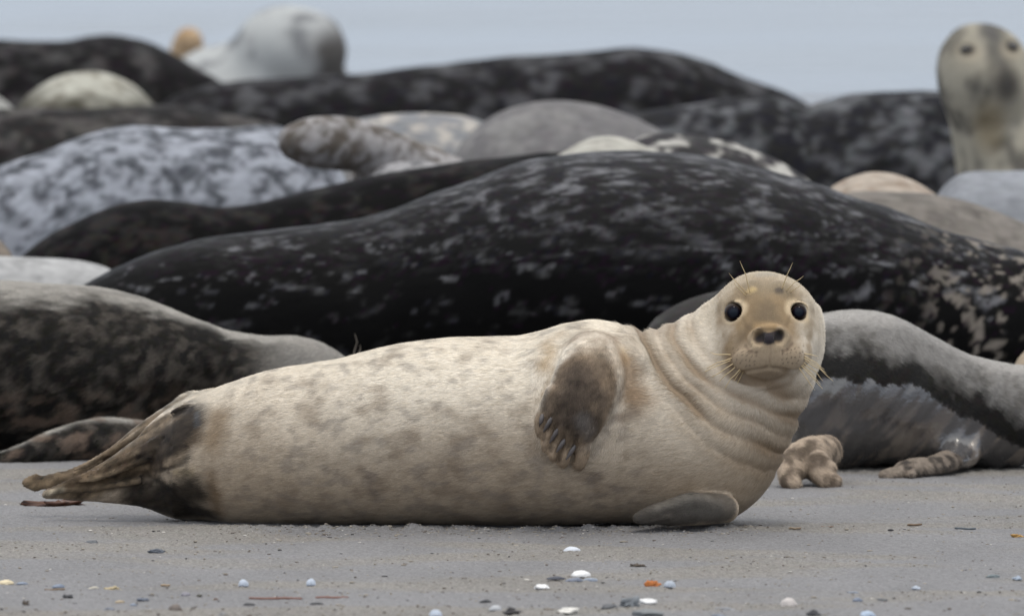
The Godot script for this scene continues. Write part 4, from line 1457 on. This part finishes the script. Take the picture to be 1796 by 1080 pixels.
# ------------------------------------------------------------------ what the tide left
func find(called: String, category: String, label: String, px: float, py: float, w: float, h: float, c: Color, kind: String, turn := 0.0, rough := 0.6) -> void:
	var g := on_ground(px, py)
	var k := -g.z / FOCAL
	var width := w * k
	var high := h * k
	var n := int(px * 7.0 + py * 3.0)
	var mesh: ArrayMesh
	var lift := 0.3
	match kind:
		"stone":
			mesh = lump(Vector3(width, high, width * 0.8), n, 0.9, 0, 0.0, 0.6)
		"pebble":
			mesh = lump(Vector3(width, high * 1.05, width * 0.75), n, 0.55, 0, 0.0, 0.5)
		"mussel":
			mesh = lump(Vector3(width, high * 1.3, width * 0.5), n, 0.25, 0, 0.55, 0.15, 0.4)
			lift = 0.12
		"cockle":
			mesh = lump(Vector3(width, high * 1.6, width * 0.85), n, 0.15, 18, 0.35, 0.12, 0.12)
			lift = 0.10
		"bit":
			mesh = lump(Vector3(width, high * 1.2, width * 0.4), n, 1.6, 0, 0.2, 0.5, 0.5)
		"twig":
			var pts := []
			var rs := []
			for i in 7:
				var t := i / 6.0
				pts.append(Vector3((t - 0.5) * width, high * 0.35 + 0.3 * high * soft_noise.get_noise_2d(n + t * 3.0, 1.0), 0.12 * width * soft_noise.get_noise_2d(n + t * 2.0, 7.0)))
				rs.append(high * 0.42 * (0.55 + 0.45 * sin(PI * (0.15 + 0.7 * t))) + 0.0003)
			mesh = tube(pts, rs, 6)
			lift = 0.05
	var m := plain(c, rough, 0.45, kind != "twig")
	var o := put_mesh(called, mesh, m)
	o.position = g + Vector3(0, high * lift * 0.5 + sand_height(g.x, g.z), 0)
	o.rotation.y = turn
	tag(o, label, category, "stones and shells on the sand")


func build_shore_finds() -> void:
	var white := Color(0.72, 0.72, 0.72)
	var blue := Color(0.20, 0.235, 0.30)
	var paleb := Color(0.45, 0.50, 0.58)
	var dark := Color(0.05, 0.05, 0.055)
	var grey := Color(0.17, 0.175, 0.18)
	var tan := Color(0.36, 0.29, 0.20)
	var red := Color(0.18, 0.09, 0.07)
	find("cockle_shell", "shell", "cream yellow shell touching the left edge of the picture", 10, 1024, 28, 9, Color(0.62, 0.53, 0.36), "cockle")
	find("mussel_shell", "shell", "slate blue mussel shell right beside the cream yellow shell", 38, 1024, 24, 6, blue, "mussel")
	find("mussel_shell", "shell", "rounded blue mussel shell above a brown twig on the far left sand", 102, 1029, 24, 9, blue, "mussel", 0.4)
	find("shell_fragment", "shell", "pale tan shell flake right of the rounded blue mussel", 163, 1031, 18, 6, Color(0.45, 0.42, 0.36), "mussel")
	find("shell_fragment", "shell", "yellowish shell sliver, second flake right of the rounded blue mussel", 195, 1033, 20, 5, Color(0.44, 0.36, 0.22), "bit")
	find("twig", "twig", "short brown twig just under the rounded blue mussel shell", 95, 1036, 36, 4, Color(0.17, 0.12, 0.08), "twig", 0.15)
	find("pebble", "pebble", "dark charcoal pebble with a flat base, below the pale tan shell flake", 118, 1047, 18, 9, dark, "pebble")
	find("pebble", "pebble", "pointed dark brown pebble near the lower left corner", 44, 1059, 11, 11, Color(0.06, 0.045, 0.035), "stone")
	find("pebble", "pebble", "small tan pebble between the charcoal pebble and a blue grey one", 208, 1055, 15, 6, tan, "pebble")
	find("pebble", "pebble", "blue grey pebble with a dark top, right of the small tan pebble", 250, 1052, 21, 7, Color(0.10, 0.115, 0.15), "pebble")
	find("pebble", "pebble", "tiny flat blue pebble below the blue grey dark topped one", 233, 1061, 12, 5, blue, "pebble")
	find("pebble", "pebble", "grey blue pebble at the bottom, left of the arched brown shell", 190, 1070, 17, 8, Color(0.15, 0.165, 0.20), "pebble")
	find("shell_fragment", "shell", "arched brown grey shell at the bottom of the left sand", 307, 1073, 25, 15, Color(0.15, 0.125, 0.11), "cockle")
	find("cockle_shell", "shell", "dull mauve grey shell above the arched brown shell", 325, 1044, 17, 9, Color(0.24, 0.23, 0.26), "cockle")
	find("pebble", "pebble", "little olive dark pebble right of the mauve grey shell", 349, 1047, 10, 6, Color(0.075, 0.07, 0.055), "pebble")
	find("twig", "twig", "short tan straw above the mauve grey shell", 289, 1029, 16, 4, Color(0.30, 0.22, 0.14), "twig")
	find("cockle_shell", "shell", "pale blue white upright shell, left one of a like pair", 427, 1029, 18, 14, paleb, "cockle")
	find("cockle_shell", "shell", "pale blue white upright shell, right one of a like pair", 545, 1028, 18, 14, paleb, "cockle")
	find("pebble", "pebble", "flat grey pebble between the two pale blue white shells", 482, 1031, 12, 5, grey, "pebble")
	find("twig", "twig", "long reddish brown stalk below the left pale blue white shell", 483, 1051, 94, 5, red, "twig", -0.1)
	find("twig", "twig", "shorter reddish brown stalk below the right pale blue white shell", 582, 1050, 58, 5, red, "twig", 0.08)
	find("mussel_shell", "shell", "dark mussel shell with a pale rim under the long reddish stalk", 437, 1062, 24, 6, dark, "mussel")
	find("mussel_shell", "shell", "dark mussel shell with a pale rim under the shorter reddish stalk", 555, 1062, 24, 6, dark, "mussel")
	find("pebble", "pebble", "brown crumb of stone between the mauve grey shell and the long stalk", 378, 1053, 8, 5, Color(0.14, 0.09, 0.07), "pebble")
	find("pebble", "pebble", "flat grey pebble on the bottom edge below the left dark mussel", 390, 1079, 19, 8, grey, "pebble")
	find("pebble", "pebble", "long dark blue pebble on the sand below the young seal's tail", 274, 970, 27, 8, Color(0.07, 0.08, 0.10), "pebble")
	find("pebble", "pebble", "dark grey pebble under the tip of the young seal's hind flippers", 158, 951, 26, 7, Color(0.08, 0.085, 0.095), "pebble")
	find("seaweed_piece", "seaweed", "glossy red brown seaweed strip under the tips of the hind flippers", 96, 887, 74, 15, Color(0.085, 0.036, 0.020), "bit", 0.0, 0.25)
	find("cockle_shell", "shell", "white blue ribbed shell on the bottom edge left of the middle", 764, 1080, 23, 14, paleb, "cockle")
	find("pebble", "pebble", "black brown pebble above the dull pale shell at the bottom middle", 852, 1056, 17, 8, dark, "pebble")
	find("shell_fragment", "shell", "dull pale shell between two black pebbles at the bottom middle", 869, 1070, 22, 11, Color(0.42, 0.43, 0.45), "cockle")
	find("pebble", "pebble", "larger black pebble on the bottom edge at the middle", 898, 1077, 28, 12, Color(0.03, 0.028, 0.03), "stone")
	find("cockle_shell", "shell", "broken white shell lying alone nearest below the young seal's belly", 1004, 967, 31, 11, Color(0.55, 0.58, 0.63), "cockle")
	find("cockle_shell", "shell", "bright white shell resting on a row of dark mussels", 1020, 1014, 36, 13, white, "cockle")
	find("mussel_shell", "shell", "black blue mussel, left end of the row under the bright white shell", 975, 1020, 32, 8, Color(0.06, 0.065, 0.085), "mussel")
	find("mussel_shell", "shell", "grey blue mussel, middle of the row under the bright white shell", 1008, 1021, 34, 9, Color(0.16, 0.18, 0.23), "mussel", 0.2)
	find("mussel_shell", "shell", "pale blue mussel, right end of the row under the bright white shell", 1036, 1020, 26, 8, Color(0.28, 0.32, 0.39), "mussel", -0.2)
	find("pebble", "pebble", "oval white pebble left below the row of mussels", 951, 1033, 29, 11, white, "pebble")
	find("crab_claw_piece", "crab shell", "bright orange piece of crab shell on the sand", 1145, 1027, 20, 12, Color(0.48, 0.16, 0.04), "bit")
	find("cockle_shell", "shell", "pale blue grey shell right beside the orange crab piece", 1175, 1032, 21, 13, Color(0.38, 0.42, 0.48), "cockle")
	find("stone", "stone", "tallest grey stone, standing between a dark stone and a white shell", 1104, 1064, 33, 27, Color(0.16, 0.175, 0.19), "stone")
	find("stone", "stone", "low dark grey stone left against the tallest grey stone", 1068, 1068, 31, 12, Color(0.085, 0.088, 0.095), "pebble")
	find("cockle_shell", "shell", "smooth white shell right against the tallest grey stone", 1137, 1059, 31, 13, white, "pebble")
	find("shell_fragment", "shell", "long flat white shell on the bottom edge left of the stones", 997, 1075, 38, 12, Color(0.62, 0.60, 0.56), "pebble")
	find("stone", "stone", "broad flat grey stone on the bottom edge under the white shell", 1136, 1080, 45, 16, Color(0.17, 0.18, 0.185), "pebble")
	find("pebble", "pebble", "dull brown pebble left of the low dark grey stone", 962, 1069, 20, 6, Color(0.17, 0.145, 0.12), "pebble")
	find("cockle_shell", "shell", "pinkish white domed shell alone at the bottom right of the middle", 1384, 1064, 29, 18, Color(0.52, 0.48, 0.46), "cockle")
	find("pebble", "pebble", "dark and white pebble between the stones and the pinkish shell", 1272, 1069, 34, 9, Color(0.19, 0.195, 0.21), "pebble")
	find("pebble", "pebble", "pointed black pebble below and right of the pinkish white shell", 1430, 1079, 20, 13, dark, "stone")
	find("mussel_shell", "shell", "blue mussel shell right of the pinkish white shell", 1505, 1056, 18, 9, Color(0.19, 0.22, 0.28), "mussel")
	find("pebble", "pebble", "flat dark pebble right beside the blue mussel shell", 1545, 1054, 20, 7, Color(0.075, 0.08, 0.09), "pebble")
	find("mussel_shell", "shell", "green blue mussel shell near the right edge", 1743, 1013, 24, 8, Color(0.15, 0.18, 0.19), "mussel")
	find("pebble", "pebble", "pale blue pebble on the right edge beside the green blue mussel", 1786, 1018, 16, 9, Color(0.30, 0.35, 0.42), "pebble")
	find("pebble", "pebble", "small bluish white pebble between the flat dark pebble and the green blue mussel", 1608, 1033, 15, 8, Color(0.36, 0.40, 0.46), "pebble")
	find("pebble", "pebble", "thin blue grey pebble above the blue mussel shell", 1495, 1039, 18, 6, Color(0.20, 0.22, 0.26), "pebble")
	find("cockle_shell", "shell", "pale sky blue shell on the bottom edge at the right", 1523, 1080, 28, 11, Color(0.38, 0.46, 0.57), "cockle")
	find("pebble", "pebble", "blue grey pebble on the bottom edge between the broad stone and the pointed black one", 1260, 1081, 24, 7, Color(0.18, 0.20, 0.24), "pebble")
	find("twig", "twig", "dark blue grey stick on the sand at the right, below the wet seal", 1694, 928, 38, 4, Color(0.07, 0.085, 0.10), "twig", -0.3)
	find("twig", "twig", "brown twig left of the dark blue grey stick", 1605, 924, 26, 4, Color(0.13, 0.085, 0.05), "twig", 0.1)
	find("twig", "twig", "tan straw on the sand, nearest right of the young seal's chest", 1395, 932, 22, 4, Color(0.20, 0.15, 0.10), "twig", 0.05)
	find("twig", "twig", "thin brown straw between the tan straw and the brown twig", 1452, 925, 22, 3, Color(0.16, 0.11, 0.08), "twig", -0.1)
	find("seaweed_piece", "seaweed", "yellow scrap of weed close to the right edge, below the stick", 1783, 940, 16, 6, Color(0.42, 0.24, 0.07), "bit")
	find("seaweed_piece", "seaweed", "dark brown scrap between the lone broken shell and the orange crab piece", 1116, 995, 18, 7, Color(0.08, 0.06, 0.045), "bit")


func build_grit() -> void:
	var r := RandomNumberGenerator.new()
	r.seed = 9
	var grain := lump(Vector3(1, 0.6, 0.8), 3, 0.8, 0, 0.0, 0.6, 0.0)
	# low poly grains
	var st := SurfaceTool.new()
	st.begin(Mesh.PRIMITIVE_TRIANGLES)
	var s := SphereMesh.new()
	s.radius = 0.5
	s.height = 0.7
	s.radial_segments = 7
	s.rings = 4
	st.append_from(s, 0, Transform3D())
	var small := st.commit()
	var spots := []
	for i in 9000:
		var y := 1085.0 - 250.0 * pow(r.randf(), 1.3)
		var x := r.randf_range(-40, 1840)
		var g := on_ground(x, y)
		var dry := step01(-0.05, 0.4, soft_noise.get_noise_2d(g.x * 1.1 + 4.0, g.z * 2.6))
		var clump := fine_noise.get_noise_2d(g.x * 16.0, g.z * 7.0)
		if r.randf() > 0.06 + dry * 0.4 + step01(0.25, 0.5, clump) * 0.8:
			continue
		spots.append(g)
	for i in 900:        # crumbs pushed up under the seal
		var x2 := r.randf_range(380, 1330)
		var g2 := on_ground(x2, 926.0 + absf(r.randfn(0.0, 7.0)))
		spots.append(g2)
	var mm := MultiMesh.new()
	mm.transform_format = MultiMesh.TRANSFORM_3D
	mm.use_colors = true
	mm.mesh = small
	mm.instance_count = spots.size()
	for i in spots.size():
		var g: Vector3 = spots[i]
		var sz := r.randf_range(0.0014, 0.0042) * (1.8 if r.randf() < 0.05 else 1.0)
		var bs := Basis(Vector3.UP, r.randf() * TAU).scaled(Vector3(sz * r.randf_range(0.9, 2.0), sz * 0.8, sz))
		mm.set_instance_transform(i, Transform3D(bs, g + Vector3(0, sand_height(g.x, g.z) + sz * 0.1, 0)))
		var t := r.randf()
		var col := Color(0.24, 0.215, 0.18) if t < 0.6 else (Color(0.12, 0.10, 0.085) if t < 0.85 else (Color(0.05, 0.048, 0.05) if t < 0.93 else Color(0.42, 0.40, 0.37)))
		var kk := r.randf_range(0.75, 1.2)
		mm.set_instance_color(i, Color(col.r * kk, col.g * kk, col.b * kk))
	var o := MultiMeshInstance3D.new()
	o.name = "shell_grit"
	o.multimesh = mm
	o.material_override = plain(Color(1, 1, 1), 0.85, 0.3, true)
	add_child(o)
	tag(o, "brown and grey crumbs of sand and shell grit strewn over the beach", "grit", "", "stuff")
